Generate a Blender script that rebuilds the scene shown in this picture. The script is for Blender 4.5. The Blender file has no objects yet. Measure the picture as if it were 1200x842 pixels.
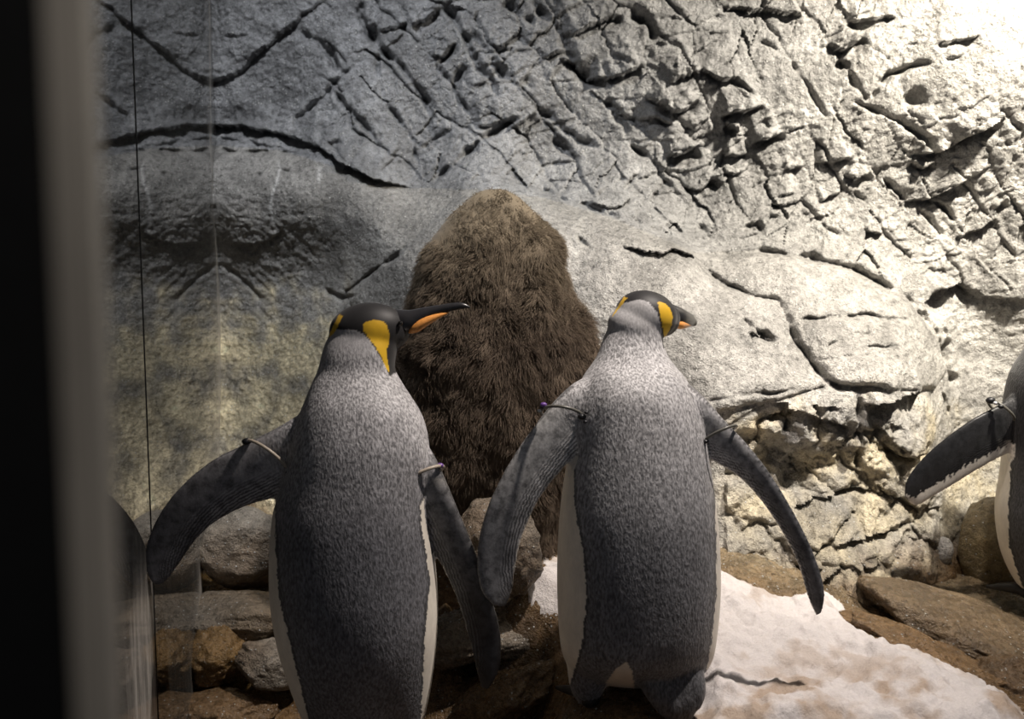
import bpy, bmesh, math, random
import numpy as np
from mathutils import Vector, noise as mnoise, Matrix

random.seed(7)
rng = np.random.default_rng(7)
scene = bpy.context.scene
C = scene.collection

# ------------------------------------------------------------------ camera
F, CXP, CYP = 1300.0, 600.0, 421.0
PITCH = math.radians(6.5)
CAM = np.array([0.0, 0.0, 1.0])
FW = np.array([0, math.cos(PITCH), -math.sin(PITCH)])
UP = np.array([0, math.sin(PITCH), math.cos(PITCH)])
RT = np.array([1.0, 0, 0])
cd = bpy.data.cameras.new('camera')
cam = bpy.data.objects.new('camera', cd)
C.objects.link(cam)
cam.location = CAM
cam.rotation_euler = (math.pi/2 - PITCH, 0, 0)
cd.sensor_width = 36.0
cd.lens = 36.0*F/1200.0
cd.clip_start = 0.02
cd.dof.use_dof = True
cd.dof.focus_distance = 2.6
cd.dof.aperture_fstop = 4.2
scene.camera = cam

# ------------------------------------------------------------------ world, lamps, exposure
w = bpy.data.worlds.new('dim_hall')
scene.world = w
w.use_nodes = True
w.node_tree.nodes['Background'].inputs[0].default_value = (0.62, 0.66, 0.75, 1)
w.node_tree.nodes['Background'].inputs[1].default_value = 0.085

def spot(name, loc, target, power, size, blend, color, radius):
    d = bpy.data.lights.new(name, 'SPOT')
    d.energy = power; d.spot_size = math.radians(size); d.spot_blend = blend
    d.color = color; d.shadow_soft_size = radius
    o = bpy.data.objects.new(name, d); C.objects.link(o)
    o.location = loc
    o.rotation_euler = (Vector(target)-Vector(loc)).to_track_quat('-Z', 'Y').to_euler()
    return o
# ceiling spots of the enclosure: a strong warm one over the right hand rocks, softer ones along the roof
spot('ceiling_spot', (1.85, 2.20, 2.75), (1.42, 3.40, 1.45), 720, 80, 1.0, (1.0, 0.92, 0.79), 0.06)
spot('ceiling_spot', (1.05, 1.95, 3.0), (0.36, 2.50, 0.60), 300, 56, 0.9, (1.0, 0.90, 0.82), 0.05)
spot('ceiling_spot', (-0.45, 2.25, 3.05), (-0.60, 3.9, 0.85), 165, 60, 0.9, (0.95, 0.97, 1.0), 0.07)
# added spot without a real source, brightens the grey window edge
spot('edge_fill_spot', (0.35, -0.15, 2.1), (-0.13, 0.34, 1.13), 44, 25, 1.0, (1.0, 0.93, 0.85), 0.05)
scene.view_settings.view_transform = 'Standard'
scene.view_settings.look = 'None'
scene.view_settings.gamma = 1.0
scene.view_settings.use_curve_mapping = False
scene.view_settings.exposure = 0.42

# ------------------------------------------------------------------ helpers
def ray(px, py):
    px = np.asarray(px, float); py = np.asarray(py, float)
    return (FW + ((px-CXP)/F)[..., None]*RT - ((py-CYP)/F)[..., None]*UP)
def at(px, py, Y):
    d = ray(px, py)
    t = np.asarray(Y, float)/d[..., 1]
    return CAM + d*t[..., None]
def V(px, py, Y):
    return Vector(at(px, py, Y))
def project(P):
    Q = P-CAM
    zc = Q@FW
    return np.stack([CXP+F*(Q@RT)/zc, CYP-F*(Q@UP)/zc], -1)

_perm = np.random.default_rng(3).permutation(256)
_perm = np.concatenate([_perm, _perm, _perm])
def perlin(x, y, seed=0):
    x = x+seed*17.31; y = y+seed*9.77
    xi = np.floor(x).astype(int); yi = np.floor(y).astype(int)
    xf = x-xi; yf = y-yi
    u = xf**3*(xf*(xf*6-15)+10); v = yf**3*(yf*(yf*6-15)+10)
    def g(ix, iy, fx, fy):
        h = _perm[(_perm[ix & 255]+(iy & 255))]
        a = h*(2*math.pi/256)
        return np.cos(a)*fx+np.sin(a)*fy
    n00 = g(xi, yi, xf, yf); n10 = g(xi+1, yi, xf-1, yf)
    n01 = g(xi, yi+1, xf, yf-1); n11 = g(xi+1, yi+1, xf-1, yf-1)
    return (n00*(1-u)+n10*u)*(1-v)+(n01*(1-u)+n11*u)*v
def fbm(x, y, oct=4, seed=0, gain=0.5, ridged=False):
    s = 0; a = 1.0; f = 1.0
    for o in range(oct):
        n = perlin(x*f, y*f, seed+o)
        if ridged: n = 0.5-np.abs(n)*1.4
        s = s+a*n; a *= gain; f *= 2.03
    return s
def sstep(a, b, x):
    t = np.clip((x-a)/(b-a), 0, 1)
    return t*t*(3-2*t)
def hash2(i, j, k=0):
    v = np.sin(i*127.1+j*311.7+k*74.7)*43758.5453
    return v-np.floor(v)
def tps(P, val, lam=1e-4):
    P = np.asarray(P, float); n = len(P)
    d = np.linalg.norm(P[:, None]-P[None], axis=-1)
    K = np.where(d > 0, d*d*np.log(d+1e-12), 0)+lam*np.eye(n)
    A = np.zeros((n+3, n+3)); A[:n, :n] = K
    Q = np.c_[np.ones(n), P]; A[:n, n:] = Q; A[n:, :n] = Q.T
    s = np.linalg.solve(A, np.r_[np.asarray(val, float), 0, 0, 0])
    def f(a, b):
        a = np.asarray(a, float); b = np.asarray(b, float)
        out = s[n]+s[n+1]*a+s[n+2]*b
        for i in range(n):
            r2 = (a-P[i, 0])**2+(b-P[i, 1])**2
            out = out+s[i]*0.5*r2*np.log(r2+1e-14)
        return out
    return f
def inpoly(px, py, poly):
    r = np.zeros(px.shape, bool); n = len(poly)
    for i in range(n):
        x0, y0 = poly[i]; x1, y1 = poly[(i+1) % n]
        c = ((y0 > py) != (y1 > py)) & (px < (x1-x0)*(py-y0)/((y1-y0) if y1 != y0 else 1e-9)+x0)
        r ^= c
    return r
def polydist(A, B, pts, closed=False):
    """distance, signed side and 0..1 position along a polyline"""
    best = np.full(A.shape, 1e9); sgn = np.zeros(A.shape); tt = np.zeros(A.shape)
    pts = np.asarray(pts, float)
    if closed: pts = np.r_[pts, pts[:1]]
    seg = np.linalg.norm(np.diff(pts, axis=0), axis=1); L = max(seg.sum(), 1e-9); acc = 0
    for i in range(len(pts)-1):
        p, q = pts[i], pts[i+1]; d = q-p; l2 = max(d@d, 1e-12)
        t = np.clip(((A-p[0])*d[0]+(B-p[1])*d[1])/l2, 0, 1)
        ex = A-(p[0]+t*d[0]); ey = B-(p[1]+t*d[1])
        r = np.hypot(ex, ey); m = r < best
        best = np.where(m, r, best)
        sgn = np.where(m, np.sign(d[0]*(B-p[1])-d[1]*(A-p[0])), sgn)
        tt = np.where(m, (acc+t*seg[i])/L, tt)
        acc += seg[i]
    return best, sgn, tt

def mesh_np(name, verts, faces, mat=None, parent=None, smooth=True, cols=None, attrs=None):
    me = bpy.data.meshes.new(name)
    verts = np.asarray(verts, np.float32)
    faces = np.asarray(faces, np.int32)
    nf, k = faces.shape
    me.vertices.add(len(verts)); me.vertices.foreach_set('co', verts.ravel())
    me.loops.add(nf*k); me.loops.foreach_set('vertex_index', faces.ravel())
    me.polygons.add(nf); me.polygons.foreach_set('loop_start', np.arange(0, nf*k, k, dtype=np.int32))
    me.polygons.foreach_set('use_smooth', np.full(nf, smooth))
    me.update(calc_edges=True)
    if cols is not None: set_col(me, cols)
    for a, v in (attrs or {}).items():
        at_ = me.attributes.new(a, 'FLOAT', 'POINT'); at_.data.foreach_set('value', np.asarray(v, np.float32))
    o = bpy.data.objects.new(name, me); C.objects.link(o)
    if mat: me.materials.append(mat)
    if parent: o.parent = parent
    return o
def set_col(me, cols):
    a = me.attributes.new('Col', 'FLOAT_COLOR', 'POINT')
    c = np.ones((len(me.vertices), 4), np.float32); c[:, :3] = cols
    a.data.foreach_set('color', c.ravel())
def verts_of(me):
    a = np.empty(len(me.vertices)*3, np.float32); me.vertices.foreach_get('co', a)
    return a.reshape(-1, 3).astype(float)
def empty(name, loc=(0, 0, 0)):
    o = bpy.data.objects.new(name, None); C.objects.link(o); o.location = loc
    o.empty_display_size = 0.05
    return o
def tag(o, label, cat=None, group=None, kind=None):
    o['label'] = label
    if cat: o['category'] = cat
    if group: o['group'] = group
    if kind: o['kind'] = kind
    return o
def put(o, parent):
    """parent o to an empty keeping its world place"""
    o.parent = parent
    o.matrix_parent_inverse = Matrix.Translation(-parent.location)

# ------------------------------------------------------------------ materials
class NT:
    def __init__(s, name):
        s.m = bpy.data.materials.new(name); s.m.use_nodes = True
        s.t = s.m.node_tree; s.n = s.t.nodes; s.l = s.t.links
        s.b = s.n['Principled BSDF']
    def node(s, typ, **kw):
        nd = s.n.new(typ)
        for k, v in kw.items(): setattr(nd, k, v)
        return nd
    def link(s, a, b): s.l.new(a, b)
    def coord(s, scale=(1, 1, 1), out='Object'):
        tc = s.node('ShaderNodeTexCoord'); mp = s.node('ShaderNodeMapping')
        mp.inputs['Scale'].default_value = scale
        s.link(tc.outputs[out], mp.inputs['Vector'])
        return mp.outputs[0]
    def noise(s, vec, scale, detail=4, rough=0.55, dist=0):
        n = s.node('ShaderNodeTexNoise')
        n.inputs['Scale'].default_value = scale; n.inputs['Detail'].default_value = detail
        n.inputs['Roughness'].default_value = rough; n.inputs['Distortion'].default_value = dist
        if vec: s.link(vec, n.inputs['Vector'])
        return n.outputs['Fac']
    def voro(s, vec, scale, feature='F1', out='Distance', rand=1.0):
        n = s.node('ShaderNodeTexVoronoi', feature=feature)
        n.inputs['Scale'].default_value = scale
        n.inputs['Randomness'].default_value = rand
        s.link(vec, n.inputs['Vector'])
        return n.outputs[out]
    def ramp(s, fac, stops):
        r = s.node('ShaderNodeValToRGB')
        while len(r.color_ramp.elements) < len(stops): r.color_ramp.elements.new(0.5)
        for e, (p, c) in zip(r.color_ramp.elements, stops):
            e.position = p; e.color = (c[0], c[1], c[2], 1) if hasattr(c, '__len__') else (c, c, c, 1)
        s.link(fac, r.inputs[0])
        return r.outputs[0]
    def math(s, op, a, b=None, c=None):
        n = s.node('ShaderNodeMath', operation=op)
        for i, v in enumerate((a, b, c)):
            if v is None: continue
            if isinstance(v, (int, float)): n.inputs[i].default_value = v
            else: s.link(v, n.inputs[i])
        return n.outputs[0]
    def mix(s, fac, a, b, blend='MIX'):
        n = s.node('ShaderNodeMix', data_type='RGBA', blend_type=blend)
        for inp, v in ((n.inputs[0], fac), (n.inputs[6], a), (n.inputs[7], b)):
            if isinstance(v, (int, float)): inp.default_value = v
            elif isinstance(v, tuple): inp.default_value = (v[0], v[1], v[2], 1)
            else: s.link(v, inp)
        return n.outputs[2]
    def attr(s, name, out='Color'):
        n = s.node('ShaderNodeAttribute', attribute_name=name)
        return n.outputs[out]
    def bump(s, h, strength=0.5, dist=0.01, prev=None):
        n = s.node('ShaderNodeBump'); n.inputs['Strength'].default_value = strength
        n.inputs['Distance'].default_value = dist
        s.link(h, n.inputs['Height'])
        if prev: s.link(prev, n.inputs['Normal'])
        return n.outputs[0]
    def set(s, **kw):
        for k, v in kw.items():
            i = s.b.inputs[k.replace('_', ' ')]
            if isinstance(v, (int, float)): i.default_value = v
            elif isinstance(v, tuple): i.default_value = (v[0], v[1], v[2], 1) if len(i.default_value) == 4 else v
            else: s.link(v, i)
        return s.m

def mat_rock(name='rock', r0=0.26, r1=0.62):
    t = NT(name)
    v = t.coord()
    col = t.attr('Col')
    n1 = t.noise(v, 9, 6, 0.62); n2 = t.noise(v, 55, 5, 0.65); n3 = t.noise(v, 190, 3, 0.6)
    f = t.ramp(n1, [(0.28, 0.62), (0.5, 1.0), (0.75, 1.3)])
    f2 = t.ramp(n2, [(0.25, 0.42), (0.5, 1.0), (0.78, 1.35)])
    c = t.mix(1.0, col, f, 'MULTIPLY'); c = t.mix(1.0, c, f2, 'MULTIPLY'); c = t.mix(0.8, c, t.ramp(n3, [(0.3, 0.6), (0.65, 1.2)]), 'MULTIPLY')
    pit = t.voro(v, 75)
    pm = t.ramp(pit, [(0.05, 0.35), (0.22, 1.0)])
    sel = t.ramp(t.noise(v, 14, 2), [(0.48, 0), (0.6, 1)])
    c = t.mix(t.math('MULTIPLY', sel, 0.7), c, t.mix(1.0, c, pm, 'MULTIPLY'))
    b = t.bump(n1, 0.35, 0.03)
    b = t.bump(n2, 1.0, 0.013, b)
    b = t.bump(n3, 0.9, 0.005, b)
    b = t.bump(t.math('MULTIPLY', pm, sel), 0.5, 0.005, b)
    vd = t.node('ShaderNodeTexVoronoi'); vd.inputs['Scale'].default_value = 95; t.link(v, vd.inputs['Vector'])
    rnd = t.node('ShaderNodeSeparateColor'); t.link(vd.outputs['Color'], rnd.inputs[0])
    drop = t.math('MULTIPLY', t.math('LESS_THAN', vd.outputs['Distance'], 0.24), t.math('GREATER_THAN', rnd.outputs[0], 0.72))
    b = t.bump(t.math('MULTIPLY', drop, t.math('SUBTRACT', 0.3, vd.outputs['Distance'])), 1.0, 0.02, b)
    r = t.math('MULTIPLY', t.ramp(n2, [(0.3, r0), (0.7, r1)]), t.math('MULTIPLY_ADD', drop, -0.75, 1.0))
    c = t.mix(t.math('MULTIPLY', drop, t.math('GREATER_THAN', rnd.outputs[1], 0.45)), c, (0.62, 0.62, 0.6))  # pale specks painted in as the glints of wet drops
    return t.set(Base_Color=c, Roughness=r, Normal=b, Specular_IOR_Level=0.5)
def mat_snow():
    t = NT('snow'); v = t.coord()
    n = t.noise(v, 26, 6, 0.6); n2 = t.noise(v, 220, 4, 0.7); n3 = t.noise(v, 5.5, 4, 0.6)
    c = t.mix(1.0, t.attr('Col'), t.ramp(n2, [(0.3, 0.85), (0.65, 1.0)]), 'MULTIPLY')
    b = t.bump(n, 0.5, 0.02); b = t.bump(n2, 0.7, 0.003, b)
    return t.set(Base_Color=c, Roughness=0.55, Normal=b, Subsurface_Weight=0.35,
                 Subsurface_Radius=(0.02, 0.02, 0.022), Subsurface_Scale=0.6, Specular_IOR_Level=0.35)
def mat_feathers():
    t = NT('penguin_feathers')
    v = t.coord((1.0, 1.0, 0.42))
    col = t.attr('Col'); fm = t.attr('feather', 'Fac'); fl = t.attr('flip', 'Fac')
    wob = t.node('ShaderNodeVectorMath', operation='ADD')
    nv = t.node('ShaderNodeTexNoise'); nv.inputs['Scale'].default_value = 90; nv.inputs['Detail'].default_value = 2
    t.link(v, nv.inputs['Vector'])
    sc = t.node('ShaderNodeVectorMath', operation='SCALE'); sc.inputs['Scale'].default_value = 0.006
    t.link(nv.outputs['Color'], sc.inputs[0]); t.link(v, wob.inputs[0]); t.link(sc.outputs[0], wob.inputs[1])
    vo = t.voro(wob.outputs[0], 250)
    strokes = t.noise(wob.outputs[0], 240, 2, 0.5)
    s1 = t.ramp(strokes, [(0.34, 0.42), (0.5, 0.98), (0.66, 1.6)])
    c1 = t.mix(fm, col, t.mix(1.0, col, s1, 'MULTIPLY'))
    big = t.noise(t.coord((1, 1, .6)), 16, 4, 0.6)
    c1 = t.mix(0.5, c1, t.mix(1.0, c1, t.ramp(big, [(0.3, 0.65), (0.7, 1.3)]), 'MULTIPLY'))
    # rows of tiny scale feathers along the flippers
    rows = t.attr('rows', 'Fac'); along = t.attr('along', 'Fac')
    wn = t.noise(t.coord(), 60, 3, 0.6)
    ph = t.math('ADD', t.math('MULTIPLY', rows, 950.0), t.math('MULTIPLY', wn, 9.0))
    sw = t.math('MULTIPLY_ADD', t.math('SINE', ph), 0.5, 0.5)
    edge = t.attr('edge', 'Fac')
    amt = t.math('MULTIPLY', fl, edge)
    mott = t.noise(t.coord(), 48, 5, 0.7)
    mc = t.mix(fl, c1, t.mix(1.0, c1, t.ramp(mott, [(0.36, 0.42), (0.5, 0.95), (0.66, 1.4)]), 'MULTIPLY'))
    c2 = t.mix(amt, mc, t.mix(1.0, mc, t.ramp(sw, [(0.15, 0.45), (0.8, 1.45)]), 'MULTIPLY'))
    h = t.math('MULTIPLY', strokes, fm)
    b = t.bump(h, 0.55, 0.004)
    b = t.bump(t.math('MULTIPLY', sw, amt), 0.3, 0.002, b)
    rr = t.math('MULTIPLY_ADD', fl, -0.2, 0.55)
    return t.set(Base_Color=c2, Roughness=rr, Normal=b, Specular_IOR_Level=0.4, Sheen_Weight=0.12, Sheen_Roughness=0.5)
def mat_plain(name, col, rough=0.4, spec=0.5, bumpscale=None):
    t = NT(name); v = t.coord()
    n = t.noise(v, bumpscale or 120, 3, 0.6)
    c = t.mix(1.0, tuple(col), t.ramp(n, [(0.3, 0.8), (0.7, 1.12)]), 'MULTIPLY')
    return t.set(Base_Color=c, Roughness=rough, Specular_IOR_Level=spec, Normal=t.bump(n, 0.15, 0.002))
def mat_glass():
    t = NT('aquarium_glass'); v = t.coord((1, 1, 0.12))
    n = t.noise(v, 40, 5, 0.65)
    dirt = t.attr('dirt', 'Fac')
    n2 = t.noise(t.coord((1, 1, 0.3)), 120, 4, 0.7)
    d = t.math('MULTIPLY', dirt, t.math('ADD', t.ramp(n, [(0.35, 0.3), (0.7, 1.0)]), t.ramp(n2, [(0.55, 0.0), (0.75, 0.6)])))
    dcl = t.math('MINIMUM', d, 0.85)
    t.set(Base_Color=(0.012, 0.013, 0.012), Roughness=0.015, IOR=2.0, Specular_IOR_Level=0.5)
    df = t.node('ShaderNodeBsdfDiffuse'); df.inputs[0].default_value = (0.55, 0.52, 0.48, 1)
    mx = t.node('ShaderNodeMixShader')
    t.link(dcl, mx.inputs[0]); t.link(t.b.outputs[0], mx.inputs[1]); t.link(df.outputs[0], mx.inputs[2])
    t.link(mx.outputs[0], t.n['Material Output'].inputs[0])
    return t.m
def mat_down():
    t = NT('chick_down'); v = t.coord()
    n = t.noise(v, 22, 4, 0.6)
    hi = t.node('ShaderNodeHairInfo') if False else None
    c = t.ramp(n, [(0.3, (0.07, 0.05, 0.035)), (0.55, (0.135, 0.10, 0.072)), (0.75, (0.22, 0.17, 0.125))])
    gz_ = t.node('ShaderNodeSeparateXYZ'); t.link(t.coord(), gz_.inputs[0])
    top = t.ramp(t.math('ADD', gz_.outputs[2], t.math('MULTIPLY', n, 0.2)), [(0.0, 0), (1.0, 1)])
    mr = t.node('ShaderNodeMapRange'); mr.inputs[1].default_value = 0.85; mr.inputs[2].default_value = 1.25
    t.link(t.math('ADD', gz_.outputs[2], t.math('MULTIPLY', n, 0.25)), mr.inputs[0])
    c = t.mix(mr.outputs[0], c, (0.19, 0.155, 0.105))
    return t.set(Base_Color=c, Roughness=0.75, Specular_IOR_Level=0.2, Sheen_Weight=0.1)

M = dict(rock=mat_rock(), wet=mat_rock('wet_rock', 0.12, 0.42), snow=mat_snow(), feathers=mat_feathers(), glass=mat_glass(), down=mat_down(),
         beak=mat_plain('beak_horn', (0.025, 0.024, 0.026), 0.28, 0.6, 60),
         orange=mat_plain('orange_bill_plate', (0.85, 0.36, 0.09), 0.35),
         eye=mat_plain('dark_eye', (0.01, 0.008, 0.006), 0.08, 0.8),
         foot=mat_plain('dark_foot_skin', (0.03, 0.028, 0.028), 0.5),
         band_cream=mat_plain('cream_rubber', (0.42, 0.36, 0.29), 0.4),
         band_grey=mat_plain('grey_rubber', (0.12, 0.115, 0.10), 0.35),
         knot=mat_plain('black_tie', (0.012, 0.012, 0.014), 0.4),
         purple=mat_plain('purple_bead', (0.16, 0.07, 0.30), 0.3),
         white=mat_plain('white_bead', (0.6, 0.6, 0.62), 0.3),
         black=mat_plain('black_frame', (0.004, 0.004, 0.004), 0.7, 0.1),
         steel=mat_plain('grey_window_edge', (0.20, 0.185, 0.165), 0.45, 0.5, 8))

# ------------------------------------------------------------------ glass line on the left
GA, GB = 0.376, 0.17                       # glass plane: x = -(GA + GB*y)
def glass_x(y): return -(GA+GB*y)

# ------------------------------------------------------------------ back wall of artificial rock
ctl = [  # pixel x, pixel y, distance of the rock
 (60,-200,4.0),(350,-200,3.95),(650,-200,3.85),(950,-200,3.7),(1250,-200,3.45),(1500,-100,3.35),
 (60,0,4.08),(250,0,4.02),(400,0,3.95),(600,0,3.85),(800,0,3.75),(1000,0,3.62),(1200,0,3.38),
 (60,100,4.1),(250,100,4.06),(400,100,3.92),(600,100,3.80),(800,100,3.68),(1000,100,3.55),(1150,100,3.36),(1300,100,3.3),
 (250,165,4.08),(340,170,4.0),(480,212,3.85),(640,225,3.72),(800,272,3.58),(950,285,3.50),(1060,320,3.48),(1150,200,3.45),(1150,280,3.5),
 (60,185,4.0),(250,183,3.98),(250,235,3.88),(340,190,3.9),(350,235,3.79),(450,225,3.74),(450,265,3.64),
 (255,302,4.0),(300,300,3.96),(380,300,3.84),(440,330,3.66),(300,350,4.0),(290,450,3.93),(360,420,3.80),(300,550,3.75),(290,620,3.55),
 (550,232,3.60),(640,243,3.55),(720,263,3.48),(800,290,3.42),(480,330,3.52),(560,350,3.42),(690,330,3.30),(760,400,3.16),(850,440,3.08),(690,450,3.22),
 (600,560,3.24),(480,560,3.25),(420,600,3.35),(700,620,3.14),
 (840,306,3.44),(920,306,3.42),(1000,330,3.40),(1080,385,3.38),(1104,425,3.42),(900,360,3.26),(960,390,3.19),(1050,400,3.24),(950,445,3.10),(1050,445,3.14),
 (860,470,3.02),(960,468,3.03),(1040,462,3.06),(900,540,3.04),(1000,545,3.06),(1080,520,3.10),(1000,620,2.94),(900,650,2.90),(1000,680,2.80),(850,680,2.88),(1080,640,3.0),
 (1130,360,3.53),(1195,345,3.46),(1150,420,3.52),(1195,480,3.44),(1120,540,3.36),(1170,580,3.34),(1195,660,3.26),(1300,400,3.45),(1300,640,3.3),(1450,500,3.4),
 (300,760,3.2),(600,760,2.95),(900,760,2.82),(1200,780,3.1)]
ctl = np.array(ctl, float)
cp = at(ctl[:, 0], ctl[:, 1], ctl[:, 2])
wallY = tps(cp[:, [0, 2]], ctl[:, 2], 2e-4)
def wpx(poly):
    """pixels to (x, z) on the rock"""
    p = np.asarray(poly, float)
    Y = np.full(len(p), 3.5)
    for _ in range(25):
        q = at(p[:, 0], p[:, 1], Y)
        Y = 0.5*Y+0.5*np.clip(wallY(q[:, 0], q[:, 2]), 2.6, 4.3)
    q = at(p[:, 0], p[:, 1], Y)
    return q[:, [0, 2]]
PX = 3.6/F      # about one photo pixel at the wall, metres

gx = np.r_[np.arange(-1.14, 1.74, 0.0046), np.arange(1.74, 2.5, 0.02)]
gz = np.r_[np.arange(-0.35, -0.02, 0.02), np.arange(-0.02, 1.86, 0.0046), np.arange(1.86, 2.5, 0.02)]
X, Z = np.meshgrid(gx, gz)
Yb = wallY(X, Z)
for _ in range(6):
    pass
pix = project(np.stack([X, Yb, Z], -1).reshape(-1, 3)).reshape(X.shape+(2,))
U, Wp = pix[..., 0], pix[..., 1]          # photo pixel of each wall point, used to look up regions
D = np.zeros_like(X)                      # displacement along y, plus is away from the room

def sub(poly, marg):
    a = np.asarray(poly)
    ix = np.where((gx > a[:, 0].min()-marg) & (gx < a[:, 0].max()+marg))[0]
    iz = np.where((gz > a[:, 1].min()-marg) & (gz < a[:, 1].max()+marg))[0]
    if len(ix) == 0 or len(iz) == 0: return None
    return slice(iz[0], iz[-1]+1), slice(ix[0], ix[-1]+1)
WX = X+0.008*fbm(X*14, Z*14, 4, 11, 0.6); WZ = Z+0.008*fbm(X*14, Z*14, 4, 23, 0.6)
def crack(poly, wpix, depth):
    p = wpx(poly); wd = wpix*PX
    s = sub(p, wd*4+0.02)
    if s is None: return
    d, sg, t = polydist(WX[s], WZ[s], p)
    tap = np.minimum(1, np.minimum(t, 1-t)*6+0.25)
    md = np.clip(0.8+1.7*fbm(X[s]*12, Z[s]*12, 3, 13), 0.2, 1.7)
    D[s] += depth*tap*md*np.exp(-(d/(wd*(0.45+0.55*md)))**2)
def ledge(poly, h, up=14, dn=9, h2=None):
    """rock above the line stands proud and drops back just under it"""
    p = wpx(sorted(poly, key=lambda q: q[0]))
    up = up*1.6
    s = sub(p, max(up, dn)*PX*4)
    if s is None: return
    d, sg, t = polydist(WX[s], WZ[s], p)
    tap = np.clip(np.minimum(t, 1-t)*7, 0, 1)
    tap = tap*np.exp(-np.where((t < 0.002) | (t > 0.998), d/(4*PX), 0))
    h = h*0.72; hh = h if h2 is None else h2*0.8
    md = np.clip(0.85+1.5*fbm(X[s]*10, Z[s]*10, 3, 17), 0.25, 1.6)
    tap = tap*(0.35+0.65*md); dn = dn*(0.4+0.6*md)
    D[s] += tap*np.where(sg > 0, -h*np.exp(-d/(up*PX)), hh*np.exp(-(d/(dn*PX))**2))
def pit(px, py, r, depth):
    p = wpx([(px, py)])[0]; r = r*PX
    D[:] += depth*np.exp(-(((WX-p[0])**2+(WZ-p[1])**2)/r**2)**1.5)

# ---- slabs of the upper cliff: two families of joints cut it into blocks
bound = [(-200,215),(120,185),(250,170),(330,176),(400,198),(480,220),(560,222),(640,232),(720,256),(815,296),(900,292),(1000,312),(1060,345),(1090,362),(1140,345),(1210,352),(1700,352)]
bq = np.array(bound, float)
upper = Wp < np.interp(U, bq[:, 0], bq[:, 1])
ang = np.radians(np.interp(U, [350, 520, 700, 900, 1150], [60, 58, 46, 40, 36]))
# signed across/along joint coordinates in pixel units, warped
wu = U+26*fbm(X*2.6, Z*2.6, 2, 41)+9*fbm(X*9, Z*9, 3, 43); wv = Wp+26*fbm(X*2.6, Z*2.6, 2, 57)+9*fbm(X*9, Z*9, 3, 59)
a0 = math.radians(50)
bend = np.interp(U, [350, 520, 700, 900, 1150], [16, 10, 0, -6, -10])
ds = wu*math.sin(a0)-wv*math.cos(a0)
dt = wu*math.cos(a0)+wv*math.sin(a0)
ang2 = np.radians(bend)
ds2 = ds*np.cos(ang2*0.6)-(dt-520)*np.sin(ang2)*0.5
Wc = 40.0
si = np.floor(ds2/Wc); sf = ds2/Wc-si
colh = hash2(si, 3.0, 1)
Lc = 42+40*hash2(si, 9.0, 2)
tv = dt+sf*Wc*np.interp(U, [350, 650, 900], [-0.15, 0.1, 0.55])+300*colh
ti = np.floor(tv/Lc); tf = tv/Lc-ti
r1 = hash2(si, ti, 4); r2 = hash2(si, ti, 5); r3 = hash2(si, ti, 6)
blockw = upper*sstep(362, 400, U)*(1-0.85*np.exp(-(((U-935)/75)**2+((Wp-95)/55)**2)**2))*(1-0.7*sstep(985, 1040, U)*sstep(330, 60, Wp))
blockw = blockw*sstep(0, 26, np.interp(U, bq[:, 0], bq[:, 1])-Wp+4)
lip = np.interp(U, [360, 600, 900], [0.016, 0.03, 0.034])
bd = 0.55*((r1-0.5)*0.03-lip*(tf-0.5)*(1.6*r2**2)+(r3-0.5)*0.04*(sf-0.5))
edge_s = np.minimum(sf, 1-sf)*Wc; edge_t = np.minimum(tf, 1-tf)*Lc
groove = 0.026*np.exp(-(edge_s/2.2)**2)*sstep(0.35, 0.9, hash2(np.round(ds2/Wc), ti, 8))+0.018*np.exp(-(edge_t/1.8)**2)*sstep(0.4, 0.95, r2)
D += 0.8*blockw*(bd+groove)
block_id = np.where(blockw > 0.45, (si-si.min())*1000+(ti-ti.min())+1, 0).astype(int)
# thin bedding layers rising to the right, each lip a little proud of the one under it
ba = np.radians(np.interp(U, [380, 600, 800, 1100], [35, 30, 24, 22]))
bn = Wp*np.cos(ba)+U*np.sin(ba); be = U*np.cos(ba)-Wp*np.sin(ba)
for wl_, am, sd_ in ((30, 0.014, 411), (13, 0.008, 431), (6.5, 0.005, 451)):
    ph_ = (bn+1.1*wl_*fbm(be/(wl_*3.2), bn/(wl_*1.6), 3, sd_)+0.35*si*wl_)/wl_
    fr_ = ph_-np.floor(ph_)
    D += upper*sstep(372, 520, U)*(0.25+0.75*blockw)*(-am*(fr_-0.5))*sstep(-0.12, 0.35, fbm(be/(wl_*4)+9, bn/(wl_*2.5), 2, sd_+7))
# smaller splinters on the blocks
ss = np.floor(ds2/13+0.4*r1); st = np.floor(tv/17+3*hash2(ss, si, 2))
D += blockw*0.007*(hash2(ss, st, 3)-0.5)*sstep(500, 640, U)

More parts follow.
